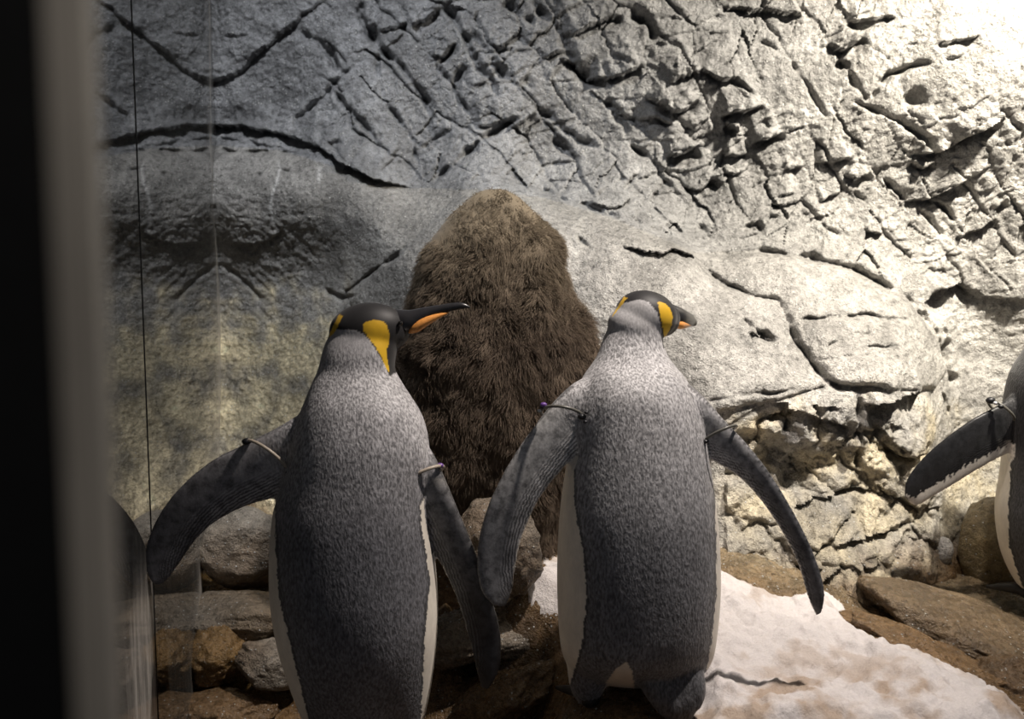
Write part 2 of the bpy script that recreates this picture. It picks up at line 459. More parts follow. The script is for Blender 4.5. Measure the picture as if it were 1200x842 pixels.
# ---- joints and overhangs traced from the photo
ledge([(225,72),(250,97),(285,82),(310,57),(335,37),(352,20),(385,-4)], 0.036, 40, 7, 0.018)
ledge([(262,41),(275,42),(294,40)], 0.010, 10, 5)
crack([(250,20),(258,27),(268,18)], 3, 0.014)
ledge([(215,146),(250,146),(290,148),(320,155),(350,163),(380,175),(400,192),(425,203),(450,213),(485,221)], 0.06, 26, 9, 0.05)
crack([(255,163),(285,164),(300,170),(330,173)], 2.2, 0.03); crack([(255,177),(290,177),(320,175),(350,180)], 2.2, 0.03)
for pl, wd, dp in [
 ([(352,35),(370,50),(385,65),(398,82)],5,.04), ([(345,145),(360,130),(380,112),(400,88),(425,70)],3.5,.035),
 ([(392,105),(405,125),(420,140),(432,152),(442,168)],3,.03),
 ([(413,0),(425,25),(432,35),(440,50)],6.5,.06), ([(440,50),(455,65),(470,78),(485,98),(500,120),(506,134)],3.6,.04),
 ([(441,65),(445,100),(450,118),(462,132),(475,155),(485,170),(490,195)],3.2,.035),
 ([(520,2),(535,25),(545,45),(555,65),(562,80),(575,95),(582,110)],4.0,.045),
 ([(553,37),(570,58),(582,75),(595,92)],4.5,.045), ([(595,92),(615,115),(635,130),(655,145),(680,165),(698,173)],4.2,.035),
 ([(508,72),(525,95),(540,115),(550,135),(558,152)],2.6,.04), ([(530,98),(548,78)],4,.035), ([(512,40),(532,24)],3,.03), ([(512,75),(535,52)],3,.03),
 ([(498,222),(520,200),(545,180),(562,165),(590,148),(612,138)],3.5,.045), ([(480,160),(495,175),(512,160),(530,150)],3,.03),
 ([(360,180),(380,170),(400,168)],3,.02),
 ([(620,0),(635,15),(650,25),(660,45),(665,60),(685,85),(700,95)],5,.055), ([(590,0),(605,15),(628,26)],6,.05),
 ([(735,2),(745,15),(760,25),(770,45)],6,.06), ([(710,115),(720,130),(730,148),(735,166)],4,.04),
 ([(735,166),(755,180),(770,195),(778,212),(790,221)],3.6,.05), ([(650,160),(665,178),(676,184)],5,.03), ([(612,90),(625,105)],6,.03),
 ([(605,215),(640,226),(680,239),(710,251),(760,264),(800,281),(818,298)],4,.045),
 ([(675,275),(690,290),(712,305)],1.8,.018), ([(730,225),(745,207),(765,200)],2.2,.025), ([(765,228),(780,214)],2.2,.03), ([(700,230),(715,220),(730,208)],2,.02),
 ([(780,265),(800,272)],3,.03), ([(863,95),(880,110),(892,120)],2.8,.035), ([(925,70),(940,90),(955,115),(968,137)],1.8,.02), ([(893,48),(912,60)],2.4,.02),
 ([(940,235),(955,250),(970,268),(985,276)],2.8,.035), ([(870,271),(888,262),(896,273)],2.2,.025), ([(820,262),(840,285),(858,297)],3,.035), ([(1000,225),(1018,240)],2,.025),
 ([(990,75),(1005,100),(1018,118)],2.6,.04), ([(1020,117),(1030,100),(1045,86),(1070,78),(1092,74)],3,.04),
 ([(1000,118),(1030,131),(1060,146),(1080,162),(1096,182)],2.6,.035), ([(1100,235),(1117,257)],2,.03), ([(1080,248),(1105,273)],3,.035), ([(1035,210),(1058,234)],2.4,.03), ([(1178,165),(1197,172)],3,.03),
 ([(1165,256),(1178,238)],3.5,.035),
 # lower boulders
 ([(835,322),(850,335),(880,345),(912,351)],3.5,.03), ([(868,373),(890,390),(906,399)],3,.025), ([(912,351),(924,375),(932,398),(942,412),(952,428),(970,448),(1000,456),(1032,450)],3.4,.03),
 ([(926,376),(970,370),(1010,368),(1072,377)],1.7,.022), ([(978,378),(995,390),(1018,391)],1.6,.016), ([(950,421),(980,417),(1018,415)],1.7,.018), ([(965,403),(985,398)],1.6,.012), ([(1010,404),(1050,404)],1.7,.016),
 ([(830,468),(855,462),(925,455)],1.8,.016), ([(1008,470),(1008,520),(1005,557)],2.2,.035), ([(1010,500),(1040,520),(1056,537)],2.2,.03),
 ([(258,310),(275,320),(290,335),(306,352)],3,.016), ([(285,312),(300,325),(315,345)],2.4,.008),
 ([(405,342),(425,328),(445,314),(475,292)],2.2,.028), ([(818,298),(860,295),(900,294),(960,303),(1010,319),(1060,348),(1095,385),(1108,425)],4.5,.045), ([(280,203),(292,207),(305,203)],2.2,.02), ([(322,198),(338,201)],2,.015),
 ([(380,340),(400,350),(420,345)],3,.02), ([(1105,372),(1112,400),(1110,430),(1122,455)],5,.05),
 ([(1100,450),(1115,480),(1122,510)],2,.02)]:
    crack(pl, wd, dp)
for pl, h, up, dn in [
 ([(445,37),(462,33),(478,25)],.028,14,6), ([(482,31),(500,21),(516,9)],.04,16,8), ([(428,28),(440,36)],.03,10,6), ([(505,64),(520,66),(535,50)],.025,14,6),
 ([(560,150),(575,146),(592,140)],.028,16,7), ([(512,160),(530,151)],.02,12,6), ([(600,152),(615,141),(628,130)],.03,14,7), ([(575,50),(588,58),(602,57)],.018,10,4),
 ([(668,42),(690,31),(715,21),(730,15)],.045,20,9), ([(640,70),(650,62),(663,57)],.04,12,7), ([(655,66),(672,72),(690,92),(712,90)],.05,12,14), ([(710,92),(730,87),(752,77)],.045,18,9),
 ([(757,112),(772,119),(788,131),(803,129),(820,115)],.055,20,10), ([(785,97),(800,88),(822,82)],.04,14,8), ([(820,80),(835,89),(850,94),(867,91)],.045,18,9),
 ([(845,136),(860,131),(880,129),(895,121)],.05,20,9), ([(880,168),(900,163),(918,154)],.055,18,9), ([(920,152),(947,148)],.02,12,4), ([(812,162),(838,151)],.03,12,6), ([(800,150),(826,141)],.025,10,5), ([(850,145),(866,152)],.045,12,9),
 ([(748,141),(770,138),(787,146)],.028,10,5), ([(780,183),(800,180),(817,170)],.06,20,11), ([(690,236),(715,244),(730,241),(738,230)],.03,16,6), ([(725,286),(750,293),(770,296),(790,291),(816,302)],.035,14,6),
 ([(800,221),(820,223),(842,206)],.03,14,6), ([(832,209),(845,216),(857,206)],.035,12,8), ([(846,180),(860,183),(877,178)],.05,14,10), ([(845,203),(867,204)],.03,10,6),
 ([(848,8),(880,13),(905,11),(942,19)],.045,16,8), ([(955,191),(975,191),(997,184)],.035,16,7), ([(988,206),(1005,210),(1018,200)],.04,12,8), ([(920,200),(942,195)],.02,10,5),
 ([(903,239),(920,239),(942,234)],.03,12,6), ([(960,236),(985,226)],.03,12,7), ([(948,254),(972,250)],.028,10,6), ([(1013,271),(1034,273)],.025,10,6), ([(912,228),(930,226)],.03,8,6),
 ([(993,26),(1020,23),(1050,19)],.045,14,9), ([(968,50),(985,60),(1000,52),(1012,40)],.06,14,11), ([(983,70),(994,74)],.03,8,7), ([(1095,50),(1120,49),(1147,43)],.035,14,8), ([(1108,68),(1127,66)],.025,8,5),
 ([(1068,183),(1100,178),(1130,163),(1160,148),(1182,136)],.055,20,10), ([(1068,188),(1080,197),(1097,190)],.04,12,8),
 ([(1056,237),(1090,231),(1120,219),(1140,206),(1160,195)],.034,16,8), ([(1118,279),(1145,269),(1167,255)],.04,16,9),
 ([(1082,356),(1098,340),(1125,332),(1150,346),(1210,352)],.035,16,10),
 ([(262,284),(290,287),(315,280),(335,270)],.014,14,12), ([(875,388),(895,396),(906,399)],.022,12,7),
 ([(1012,474),(1050,466),(1078,455)],.075,16,24), ([(903,492),(930,481),(960,489),(990,499),(1008,503)],.04,14,10), ([(1042,524),(1060,537),(1088,526)],.045,16,10), ([(1034,500),(1050,520),(1066,531)],.03,12,7),
 ([(930,600),(960,585),(1000,572),(1045,582)],.03,14,8), ([(970,640),(1010,632),(1050,625)],.03,14,8), ([(940,690),(990,668),(1040,662)],.025,14,8)]:
    ledge(pl, h, up, dn)
pit(688,82,13,.05); pit(1075,115,9,.05); pit(928,562,26,.09); pit(905,530,14,.04); pit(895,392,6,.025); pit(1100,354,13,.05); pit(870,520,10,.04)

# ---- rock pile under the ledge: rounded pieces
pile = inpoly(U, Wp, [(850,500),(900,470),(1010,480),(1095,520),(1105,600),(1100,690),(1000,720),(850,700)])
seedpx = np.array([(880,500),(930,510),(975,520),(1030,500),(1070,515),(1030,550),(1075,560),(980,565),(930,565),(900,590),(960,605),(1010,600),(1055,605),(1090,620),(940,645),(990,640),(1040,645),(880,650),(905,685),(960,685),(1030,690),(1080,665)], float)
pw = pile.astype(float)
d1 = np.full(X.shape, 1e9); d2 = np.full(X.shape, 1e9); idn = np.zeros(X.shape, int)
uu = U+34*fbm(X*7, Z*7, 4, 71); vv = Wp+34*fbm(X*7, Z*7, 4, 83)
for i, (sx, sy) in enumerate(seedpx):
    d = np.hypot(uu-sx, (vv-sy)*1.25)
    m = d < d1
    d2 = np.where(m, d1, np.minimum(d2, d)); idn = np.where(m, i, idn); d1 = np.where(m, d, d1)
D += pw*(-0.032*np.clip((d2-d1)/34, 0, 1)**0.7+0.018+0.045*(hash2(idn, 1.0, 9)-0.5))

# ---- the big boulders round off towards their edges
for pl_, hh_, ww_ in (([(818,300),(900,295),(1000,314),(1060,345),(1100,380),(1112,430),(1095,456),(1032,454),(970,450),(932,398),(912,352),(880,346),(838,325)], .045, 26),
                      ([(540,226),(640,236),(720,260),(800,288),(818,302),(838,325),(880,346),(912,352),(932,398),(955,432),(970,450),(900,470),(850,480),(700,560),(480,560),(430,400),(405,342),(480,285)], .04, 30)):
    m_ = inpoly(U, Wp, pl_); d_, _, _ = polydist(U, Wp, pl_, True)
    D -= np.where(m_, hh_*np.sqrt(np.clip(1-(1-np.clip(d_/ww_, 0, 1))**2, 0, 1)), 0)
# ---- overall roughness
soft = np.where(upper, 1.0, 0.75)
D += soft*(0.011*fbm(X*6, Z*6, 4, 5)+0.0055*fbm(X*26, Z*26, 4, 15)+0.0028*fbm(X*80, Z*80, 2, 19))
leftm = sstep(420, 330, U)
D += leftm*(0.005*fbm(X*15, Z*22, 5, 33)+0.005*fbm(X*45, Z*60, 4, 37, 0.7))
lowR = (~upper)*sstep(850, 900, U)*sstep(440, 520, Wp)
D += lowR*(0.020*fbm(X*11, Z*11, 5, 61, ridged=True)+0.01*fbm(X*30, Z*30, 3, 63, ridged=True))
D += (~upper)*sstep(430, 560, U)*0.006*fbm(X*13+Z*4, Z*26-X*7, 4, 67, ridged=True)
Yw = Yb+D

# ---- rock colours: grey stone, ochre algae low down, brown wet foot
gn = fbm(X*3.2, Z*3.2, 4, 91); gn2 = fbm(X*9, Z*9, 4, 95)
base = np.array([0.27, 0.262, 0.25])
col = base*(1+0.35*gn+0.25*gn2)[..., None]
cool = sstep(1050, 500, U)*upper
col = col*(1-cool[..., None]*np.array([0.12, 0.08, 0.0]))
pale = sstep(800, 1150, U)[..., None]  # stone made paler to the right, painting in the strong spot's brightness
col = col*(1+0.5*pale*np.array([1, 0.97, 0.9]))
midb = ((~upper)*sstep(440, 560, U))[..., None]
col = col*(1+0.05*midb)
alg = sstep(330, 420, Wp+60*gn2)*sstep(440, 360, U)
alg = np.maximum(alg, 0.75*sstep(450, 560, Wp+70*gn2)*sstep(820, 880, U))
alg = np.clip(alg*(0.55+0.9*gn2+0.4), 0, 1)[..., None]
col = col*(1-alg)+alg*(np.array([0.37, 0.325, 0.235])+sstep(500, 400, U)[..., None]*np.array([0.17, 0.145, 0.085]))*(1+0.9*gn2)[..., None]
wet = sstep(0.16, 0.02, Z+0.08*gn2)[..., None]
col = col*(1-wet)+wet*np.array([0.17, 0.10, 0.04])*(1+0.6*gn2)[..., None]
streak = np.exp(-((U-322-5*np.sin(Wp/14))/1.6)**2)*sstep(185, 200, Wp)*sstep(275, 262, Wp)+np.exp(-((U-374)/2.0)**2)*sstep(192, 198, Wp)*sstep(218, 210, Wp)
col = col+(0.3*streak)[..., None]
col = np.clip(col, 0.01, 0.8)

# ---- split the relief into its pieces
pid = np.zeros(X.shape, int)
pid[block_id > 0] = 100000+block_id[block_id > 0]
reg = {
 1: [(100,180),(250,172),(330,178),(400,200),(480,222),(540,226),(480,285),(405,342),(330,300),(100,300)],
 2: [(540,226),(640,236),(720,260),(800,288),(818,302),(838,325),(880,346),(912,352),(932,398),(955,432),(970,450),(900,470),(850,475),(700,520),(480,520),(440,400),(405,342),(480,285)],
 3: [(818,302),(900,297),(1000,316),(1060,345),(1100,380),(1110,430),(1090,452),(1032,452),(970,448),(932,398),(912,352),(880,346),(838,325)],
 4: [(850,475),(900,470),(970,450),(1032,452),(1090,452),(1100,480),(1010,480),(900,500)],
 5: [(1040,130),(1095,180),(1130,163),(1182,136),(1200,60),(1130,50),(1050,85),(1018,118)],
 6: [(968,15),(1050,19),(1092,74),(1045,86),(1020,117),(990,75),(968,50)],
 7: [(1110,370),(1300,380),(1300,560),(1120,540),(1112,450)],
}
for k, pl in reg.items():
    m = inpoly(U, Wp, pl) & ((pid == 0) | (k >= 5))
    pid[m] = k
pid[pile] = 200+idn[pile]
keepx = (X > glass_x(Yw)-0.03)
fi = np.arange(X.size).reshape(X.shape)
quads = np.stack([fi[:-1, :-1], fi[:-1, 1:], fi[1:, 1:], fi[1:, :-1]], -1).reshape(-1, 4)
qid = pid[:-1, :-1].ravel()
qk = (keepx[:-1, :-1] & keepx[1:, 1:] & keepx[1:, :-1] & keepx[:-1, 1:]).ravel()
quads = quads[qk]; qid = qid[qk]
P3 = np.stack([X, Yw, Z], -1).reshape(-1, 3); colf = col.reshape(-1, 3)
ids, cnt = np.unique(qid, return_counts=True)
# largest 230 slabs become parts, slivers stay with the wall
small = set(ids[(ids >= 100000) & (cnt < 60)])
qid = np.where(np.isin(qid, list(small)), 0, qid)
def piece(name, sel, parent):
    f = quads[sel]
    used, inv = np.unique(f, return_inverse=True)
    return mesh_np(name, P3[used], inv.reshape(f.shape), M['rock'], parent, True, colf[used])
wall = piece('wall_back', qid == 0, None)
tag(wall, 'grey artificial rock cliff rising behind the penguins', kind='structure')
order = np.argsort(qid, kind='stable'); sq = qid[order]
ids = np.unique(qid)
st_ = np.searchsorted(sq, ids, 'left'); en_ = np.searchsorted(sq, ids, 'right')
for i, a, b in zip(ids, st_, en_):
    if i == 0: continue
    nm = 'rock_slab' if i >= 100000 else ('cliff_stone' if i >= 200 else {1: 'rock_bulge', 2: 'sloping_boulder', 3: 'domed_boulder', 4: 'rock_ledge', 5: 'rock_overhang', 6: 'rock_block', 7: 'rock_face'}[i])
    o = piece(nm, order[a:b], wall)

# ------------------------------------------------------------------ floor of the enclosure
gpt = []
def gp(px, py, z):
    d = ray(px, py); t = (z-1.0)/d[2]; q = CAM+d*t
    gpt.append((q[0], q[1], z))
for a in [(700,830,0),(820,835,0),(900,842,0),(1000,830,0),(1150,842,-.01),(850,760,.045),(950,760,.035),(850,690,.11),(640,668,.13),(700,700,.10),(1000,735,.03),(1060,770,.02),
          (1100,700,.01),(1190,705,.0),(1000,690,.07),(1190,800,-.05),(1100,790,-.02),(520,708,.06),(600,706,.11),(650,765,.02),(560,790,-.10),(620,822,-.10),(520,820,-.22),(660,835,-.04)]:
    gp(*a)
gpt += [(.6,3.0,.16),(1.2,3.3,.05),(1.8,3.2,.03),(.1,3.0,.18),(-.2,3.05,.13),(-.03,2.8,.165),(.1,2.72,.15),(-.33,2.16,-.1),(-.33,2.0,-.12),(-.58,2.2,-.32),(-.6,2.5,-.36),(-.75,2.9,-.32),(-.42,2.6,-.32),
        (-.2,2.5,-.22),(-.9,3.3,-.14),(-.6,3.3,-.1),(-.4,3.15,.0),(-.6,1.6,-.36),(-.1,1.7,-.25),(.6,1.6,-.08),(1.2,1.6,-.06),(2.2,2.5,0.),(2.2,1.6,-.05),(-.8,3.7,.0),(0,3.6,.2),(1.,3.6,.15),(2.2,3.6,.05),(.27,2.1,-.01),(.5,2.3,0.0),(-.1,2.2,-.2)]
gpt = np.array(gpt)
groundZ0 = tps(gpt[:, :2], gpt[:, 2], 3e-4)
def groundZ(x, y):
    x = np.asarray(x, float); y = np.asarray(y, float)
    z = groundZ0(x, y)+0.012*fbm(x*6, y*6, 4, 201)+0.010*fbm(x*17, y*17, 3, 207, ridged=True)+0.004*fbm(x*50, y*50, 2, 209)
    # the round mound the left hand king stands on
    return z
def gpx(poly):
    p = np.asarray(poly, float); Y = np.full(len(p), 2.5); d = ray(p[:, 0], p[:, 1])
    for _ in range(40):
        q = at(p[:, 0], p[:, 1], Y); z = groundZ0(q[:, 0], q[:, 1])
        Yn = (z-1.0)/d[:, 2]*d[:, 1]
        Y = 0.7*Y+0.3*np.clip(Yn, 1.5, 3.6)
    q = at(p[:, 0], p[:, 1], Y)
    return q[:, :2]
fx = np.arange(-1.05, 2.4, 0.009); fy = np.r_[np.arange(1.5, 2.0, 0.03), np.arange(2.0, 3.7, 0.009)]
FX, FY = np.meshgrid(fx, fy)
FZ = groundZ(FX, FY)
g1 = fbm(FX*4, FY*4, 4, 221); g2 = fbm(FX*15, FY*15, 4, 225)
fc = np.array([0.17, 0.105, 0.05])*(1+0.7*g1+0.7*g2)[..., None]
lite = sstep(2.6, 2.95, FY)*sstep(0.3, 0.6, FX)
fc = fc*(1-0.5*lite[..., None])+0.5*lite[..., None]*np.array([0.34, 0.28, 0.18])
orange = sstep(-0.55, -0.8, FX)*sstep(2.5, 2.9, FY)
fc = fc*(1-0.6*orange[..., None])+0.6*orange[..., None]*np.array([0.33, 0.17, 0.03])
fc = np.clip(fc, 0.012, 0.7)
kf = FX > glass_x(FY)-0.03
fi = np.arange(FX.size).reshape(FX.shape)
q = np.stack([fi[:-1, :-1], fi[:-1, 1:], fi[1:, 1:], fi[1:, :-1]], -1).reshape(-1, 4)
qk = (kf[:-1, :-1] & kf[1:, 1:] & kf[1:, :-1] & kf[:-1, 1:]).ravel()
q = q[qk]; used, inv = np.unique(q, return_inverse=True)
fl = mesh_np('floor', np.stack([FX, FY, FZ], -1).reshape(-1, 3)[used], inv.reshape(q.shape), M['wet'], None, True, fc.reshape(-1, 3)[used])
tag(fl, 'wet brown rock ground under the penguins', kind='structure')

# ------------------------------------------------------------------ side glass, window edge and frame
win = empty('window_1', (glass_x(2.6), 2.6, -0.4))
tag(win, 'grimy side glass that mirrors the rock', kind='structure')
Y_SEAM = 2.30
def pane(y0, y1, nm, dirtf):
    ys = np.linspace(y0, y1, 90); zs = np.linspace(-0.45, 2.45, 90)
    A, B = np.meshgrid(ys, zs)
    n = np.array([1, GB]); n = n/np.linalg.norm(n)
    f0 = np.stack([-(GA+GB*A), A, B], -1).reshape(-1, 3)
    f1 = f0-np.array([n[0], n[1], 0])*0.012
    fi = np.arange(A.size).reshape(A.shape); N = A.size
    q = np.stack([fi[:-1, :-1], fi[:-1, 1:], fi[1:, 1:], fi[1:, :-1]], -1).reshape(-1, 4)
    q2 = q[:, ::-1]+N
    side = []
    for e in (fi[0], fi[-1], fi[:, 0], fi[:, -1]):
        for a, b in zip(e[:-1], e[1:]): side.append((a, b, b+N, a+N))
    o = mesh_np(nm, np.r_[f0, f1], np.r_[q, q2, np.array(side)], M['glass'], None, False,
                attrs={'dirt': np.r_[dirtf(A, B).ravel(), dirtf(A, B).ravel()]})
    put(o, win); return o
def dirt_far(A, B):
    wy = np.interp(B, [-.4, -.03, .15, .25, .6, 1.0, 1.3, 1.9], [2.9, 3.15, 3.4, 4.05, 4.0, 3.95, 3.85, 4.0])
    near = np.exp(-np.abs(wy-A)/np.interp(B, [0, .3, .6, .9], [.08, .22, .14, .05]))*0.75
    fog = 0.16*sstep(0.9, 0.1, B)*sstep(2.9, 3.7, A)+0.04
    return np.clip(near+fog, 0, 0.8)
def dirt_near(A, B):
    return np.clip(0.05+0.8*sstep(0.36, 0.2, B)*sstep(1.9, 2.08, A), 0, 0.8)
pane(Y_SEAM+0.003, 4.2, 'glass_pane', dirt_far)
pane(1.2, Y_SEAM-0.003, 'glass_pane', dirt_near)
bm = bmesh.new(); bmesh.ops.create_cube(bm, size=1)
me = bpy.data.meshes.new('seam'); bm.to_mesh(me); bm.free()
so = bpy.data.objects.new('seam', me); C.objects.link(so); me.materials.append(M['black'])
so.scale = (0.008, 0.007, 2.9); so.location = (glass_x(Y_SEAM)-0.003, Y_SEAM, 1.0); put(so, win)

def post(name, pts, z0, z1, mat):
    """upright prism from plan points with a small chamfer"""
    bm = bmesh.new()
    vs = [bm.verts.new((x, y, z0)) for x, y in pts]
    f = bm.faces.new(vs)
    r = bmesh.ops.extrude_face_region(bm, geom=[f])
    bmesh.ops.translate(bm, vec=(0, 0, z1-z0), verts=[v for v in r['geom'] if isinstance(v, bmesh.types.BMVert)])
    bmesh.ops.recalc_face_normals(bm, faces=bm.faces)
    bmesh.ops.bevel(bm, geom=[e for e in bm.edges if abs(e.verts[0].co.z-e.verts[1].co.z) > 0.1], offset=0.002, segments=2, affect='EDGES')
    me = bpy.data.meshes.new(name); bm.to_mesh(me); bm.free()
    o = bpy.data.objects.new(name, me); C.objects.link(o); me.materials.append(mat)
    return o
yE, yK = 0.34, 0.28
def xa(px, y): return (px-CXP)/F*y
tr = post('trim_1', [(xa(-420, yK), yK), (xa(66, yK), yK), (xa(58, yK+0.05), yK+0.05), (xa(-420, yK), yK+0.05)], 0.2, 1.8, M['black'])
tag(tr, 'black upright window frame out of focus beside the glass', kind='structure')
te = post('trim_2', [(xa(20, yE), yE+0.0), (xa(112, yE), yE), (xa(112, yE), yE+0.012), (xa(20, yE), yE+0.012)], 0.2, 1.8, M['steel'])
tag(te, 'blurred grey window edge beside the black frame', kind='structure')

# ------------------------------------------------------------------ snow
spoly = gpx([(600,708),(622,680),(642,655),(662,646),(760,662),(850,674),(890,692),(930,702),(962,690),(985,705),(1010,740),(1045,765),(1100,785),(1160,805),(1200,832),(1230,880),(1100,880),(900,880),(812,870),(800,800),(720,745),(660,728),(618,715)])
sx = np.arange(spoly[:, 0].min()-.05, spoly[:, 0].max()+.05, 0.006); sy = np.arange(spoly[:, 1].min()-.05, spoly[:, 1].max()+.05, 0.006)
SX, SY = np.meshgrid(sx, sy)
qx = SX+0.03*fbm(SX*9, SY*9, 4, 301); qy = SY+0.03*fbm(SX*9, SY*9, 4, 311)
ins = inpoly(qx, qy, [tuple(p) for p in spoly]); dd, _, _ = polydist(qx, qy, spoly, True)
sd = np.where(ins, dd, -dd)
th = 0.045*sstep(-0.002, 0.09, sd)+0.004
SZ = groundZ0(SX, SY)+th+sstep(0, .08, sd)*(0.03*fbm(SX*7, SY*7, 4, 321)+0.012*fbm(SX*24, SY*24, 4, 331))+0.003*fbm(SX*70, SY*70, 2, 341)
SZ = np.where(sd < 0, groundZ0(SX, SY)-0.03, SZ)
ks = sd > -0.012
d1_ = fbm(SX*6, SY*6, 4, 351)+0.5*fbm(SX*22, SY*22, 3, 355)
front = sstep(2.42, 2.22, SY+0.06*d1_)
sc = np.array([0.66, 0.62, 0.61])[None, None]*np.ones(SX.shape+(1,))
dm = np.clip(sstep(0.12, 0.5, d1_)*0.45+front*sstep(-.25, .35, d1_)*0.8, 0, 0.85)[..., None]
sc = sc*(1-dm)+dm*np.array([0.40, 0.30, 0.22])
fi = np.arange(SX.size).reshape(SX.shape)
q = np.stack([fi[:-1, :-1], fi[:-1, 1:], fi[1:, 1:], fi[1:, :-1]], -1).reshape(-1, 4)
qk = (ks[:-1, :-1] & ks[1:, 1:] & ks[1:, :-1] & ks[:-1, 1:]).ravel()
q = q[qk]; used, inv = np.unique(q, return_inverse=True)
so = mesh_np('snow', np.stack([SX, SY, SZ], -1).reshape(-1, 3)[used], inv.reshape(q.shape), M['snow'], None, True, sc.reshape(-1, 3)[used])
tag(so, 'white crushed snow spread over the ground at the feet of a king penguin', 'snow', kind='stuff')

# ------------------------------------------------------------------ loose rocks
def rock(name, center, size, seed, color, rot=(0, 0, 0), facets=7, amp=0.16, sub_=5, label='', stain=None, boxy=0.0, group=None, mat='rock'):
    bm = bmesh.new()
    bmesh.ops.create_icosphere(bm, subdivisions=sub_, radius=1.0)
    r = random.Random(seed)
    planes = [(Vector((r.uniform(-1, 1), r.uniform(-1, 1), r.uniform(-1, 1))).normalized(), r.uniform(0.72, 0.93)) for _ in range(facets)]
    off = Vector((seed*3.1, seed*1.7, seed*0.9))
    R = Matrix.Rotation(rot[2], 3, 'Z') @ Matrix.Rotation(rot[1], 3, 'Y') @ Matrix.Rotation(rot[0], 3, 'X')
    vs, cs = [], []
    for v in bm.verts:
        p = v.co.copy()
        if boxy:
            m = max(abs(p.x), abs(p.y), abs(p.z)); p = p.lerp(p/m*0.85, boxy)
        for n, d in planes:
            e = p.dot(n)-d
            if e > 0: p -= n*e*0.9
        n0 = v.co
        p += n0*(amp*mnoise.fractal(n0*1.5+off, 1.0, 2.0, 3)+amp*0.35*mnoise.fractal(n0*5+off, 1.0, 2.0, 4)+amp*0.10*mnoise.fractal(n0*16+off, 1.0, 2.0, 3))
        v.co = R @ Vector((p.x*size[0], p.y*size[1], p.z*size[2]))
        k = 1+0.45*mnoise.fractal(n0*2.2+off*2, 1, 2, 4)
        c = Vector(color)*k
        if stain is not None:
            sK = max(0, min(1, 0.5+0.9*mnoise.fractal(n0*1.6-off, 1, 2, 4)-0.5*n0.z))
            c = c.lerp(Vector(stain)*k, sK)
        cs.append((max(.01, c.x), max(.01, c.y), max(.01, c.z)))
    me = bpy.data.meshes.new(name); bm.to_mesh(me); bm.free()
    set_col(me, np.array(cs)); me.polygons.foreach_set('use_smooth', np.ones(len(me.polygons), bool))
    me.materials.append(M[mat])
    o = bpy.data.objects.new(name, me); C.objects.link(o); o.location = center
    tag(o, label, 'rock', group)
    return o
BRN = (0.16, 0.10, 0.05); GRY = (0.21, 0.19, 0.16); OCH = (0.14, 0.085, 0.032)
rock('boulder', V(584, 640, 2.58), (.116, .09, .123), 3, GRY, (0, .2, .3), 5, .12, label='rounded grey boulder between the flippers of the two king penguins', stain=BRN)
rock('boulder', V(288, 640, 3.28), (.16, .13, .125), 5, GRY, (0, 0, .4), 4, .10, label='rounded boulder under the spread flipper beside the side glass', stain=BRN)
rock('ledge_stone', V(285, 722, 3.08), (.17, .12, .055), 8, GRY, (0, .03, 0), 4, .10, label='flat ledge stone with a pale top beside the side glass', stain=OCH, boxy=.7)
rock('stone', V(318, 775, 2.93), (.105, .09, .07), 12, GRY, (0, .3, .5), 9, .10, label='angular grey stone beside the flank of the penguin near the glass', stain=BRN, boxy=.4)
rock('stone', V(250, 765, 3.0), (.10, .12, .09), 14, OCH, (0, 0, .2), 5, .16, mat='wet', label='ochre stained stone against the foot of the side glass', stain=BRN)
rock('stone', V(262, 832, 2.88), (.15, .10, .05), 15, OCH, (0, 0, 0), 5, .16, mat='wet', label='low ochre stone below the angular grey stone', stain=BRN)
rock('stone', V(300, 880, 2.72), (.12, .10, .07), 18, BRN, (0, 0, .6), 5, .16, mat='wet', label='dark brown stone at the bottom of the gap beside the glass', stain=(.08, .05, .03))
rock('boulder', V(575, 738, 2.66), (.20, .13, .075), 21, BRN, (0, -.15, .2), 4, .14, mat='wet', label='broad wet brown rock below the rounded boulder', stain=GRY)
rock('stone', V(590, 815, 2.47), (.14, .08, .05), 23, BRN, (0, -.5, .1), 5, .18, mat='wet', label='dark wet brown rock between the bellies of the king penguins', stain=OCH)
rock('boulder', V(1165, 640, 3.16), (.122, .11, .152), 27, (.34, .29, .20), (0, .1, .3), 4, .09, label='pale rounded boulder behind the black penguin', stain=(.27, .19, .07))
rock('pebble', V(1106, 645, 3.1), (.026, .026, .042), 29, (.5, .48, .45), (0, 0, 0), 2, .05, 4, label='small pale upright pebble wedged beside the pale boulder')
rock('slab', V(1130, 735, 2.72), (.30, .15, .05), 31, (.19, .135, .08), (.1, .34, -.45), 3, .09, mat='wet', label='long smooth brown slab below the black penguin', stain=BRN, boxy=.55)
rock('slab', V(1085, 772, 2.52), (.22, .10, .045), 33, BRN, (.1, .30, -.45), 6, .2, mat='wet', label='rough wet brown slab along the edge of the snow', stain=(.12, .07, .03), boxy=.3)
rock('stone', V(1185, 800, 2.5), (.10, .10, .06), 35, BRN, (0, .2, .5), 6, .2, mat='wet', label='dark wet stone at the foot of the long smooth slab', stain=(.1, .06, .03))
rock('pebble', V(1068, 806, 2.335), (.012, .010, .008), 37, (.25, .22, .2), (0, 0, 0), 3, .15, 3, label='tiny grey pebble lying on the snow')

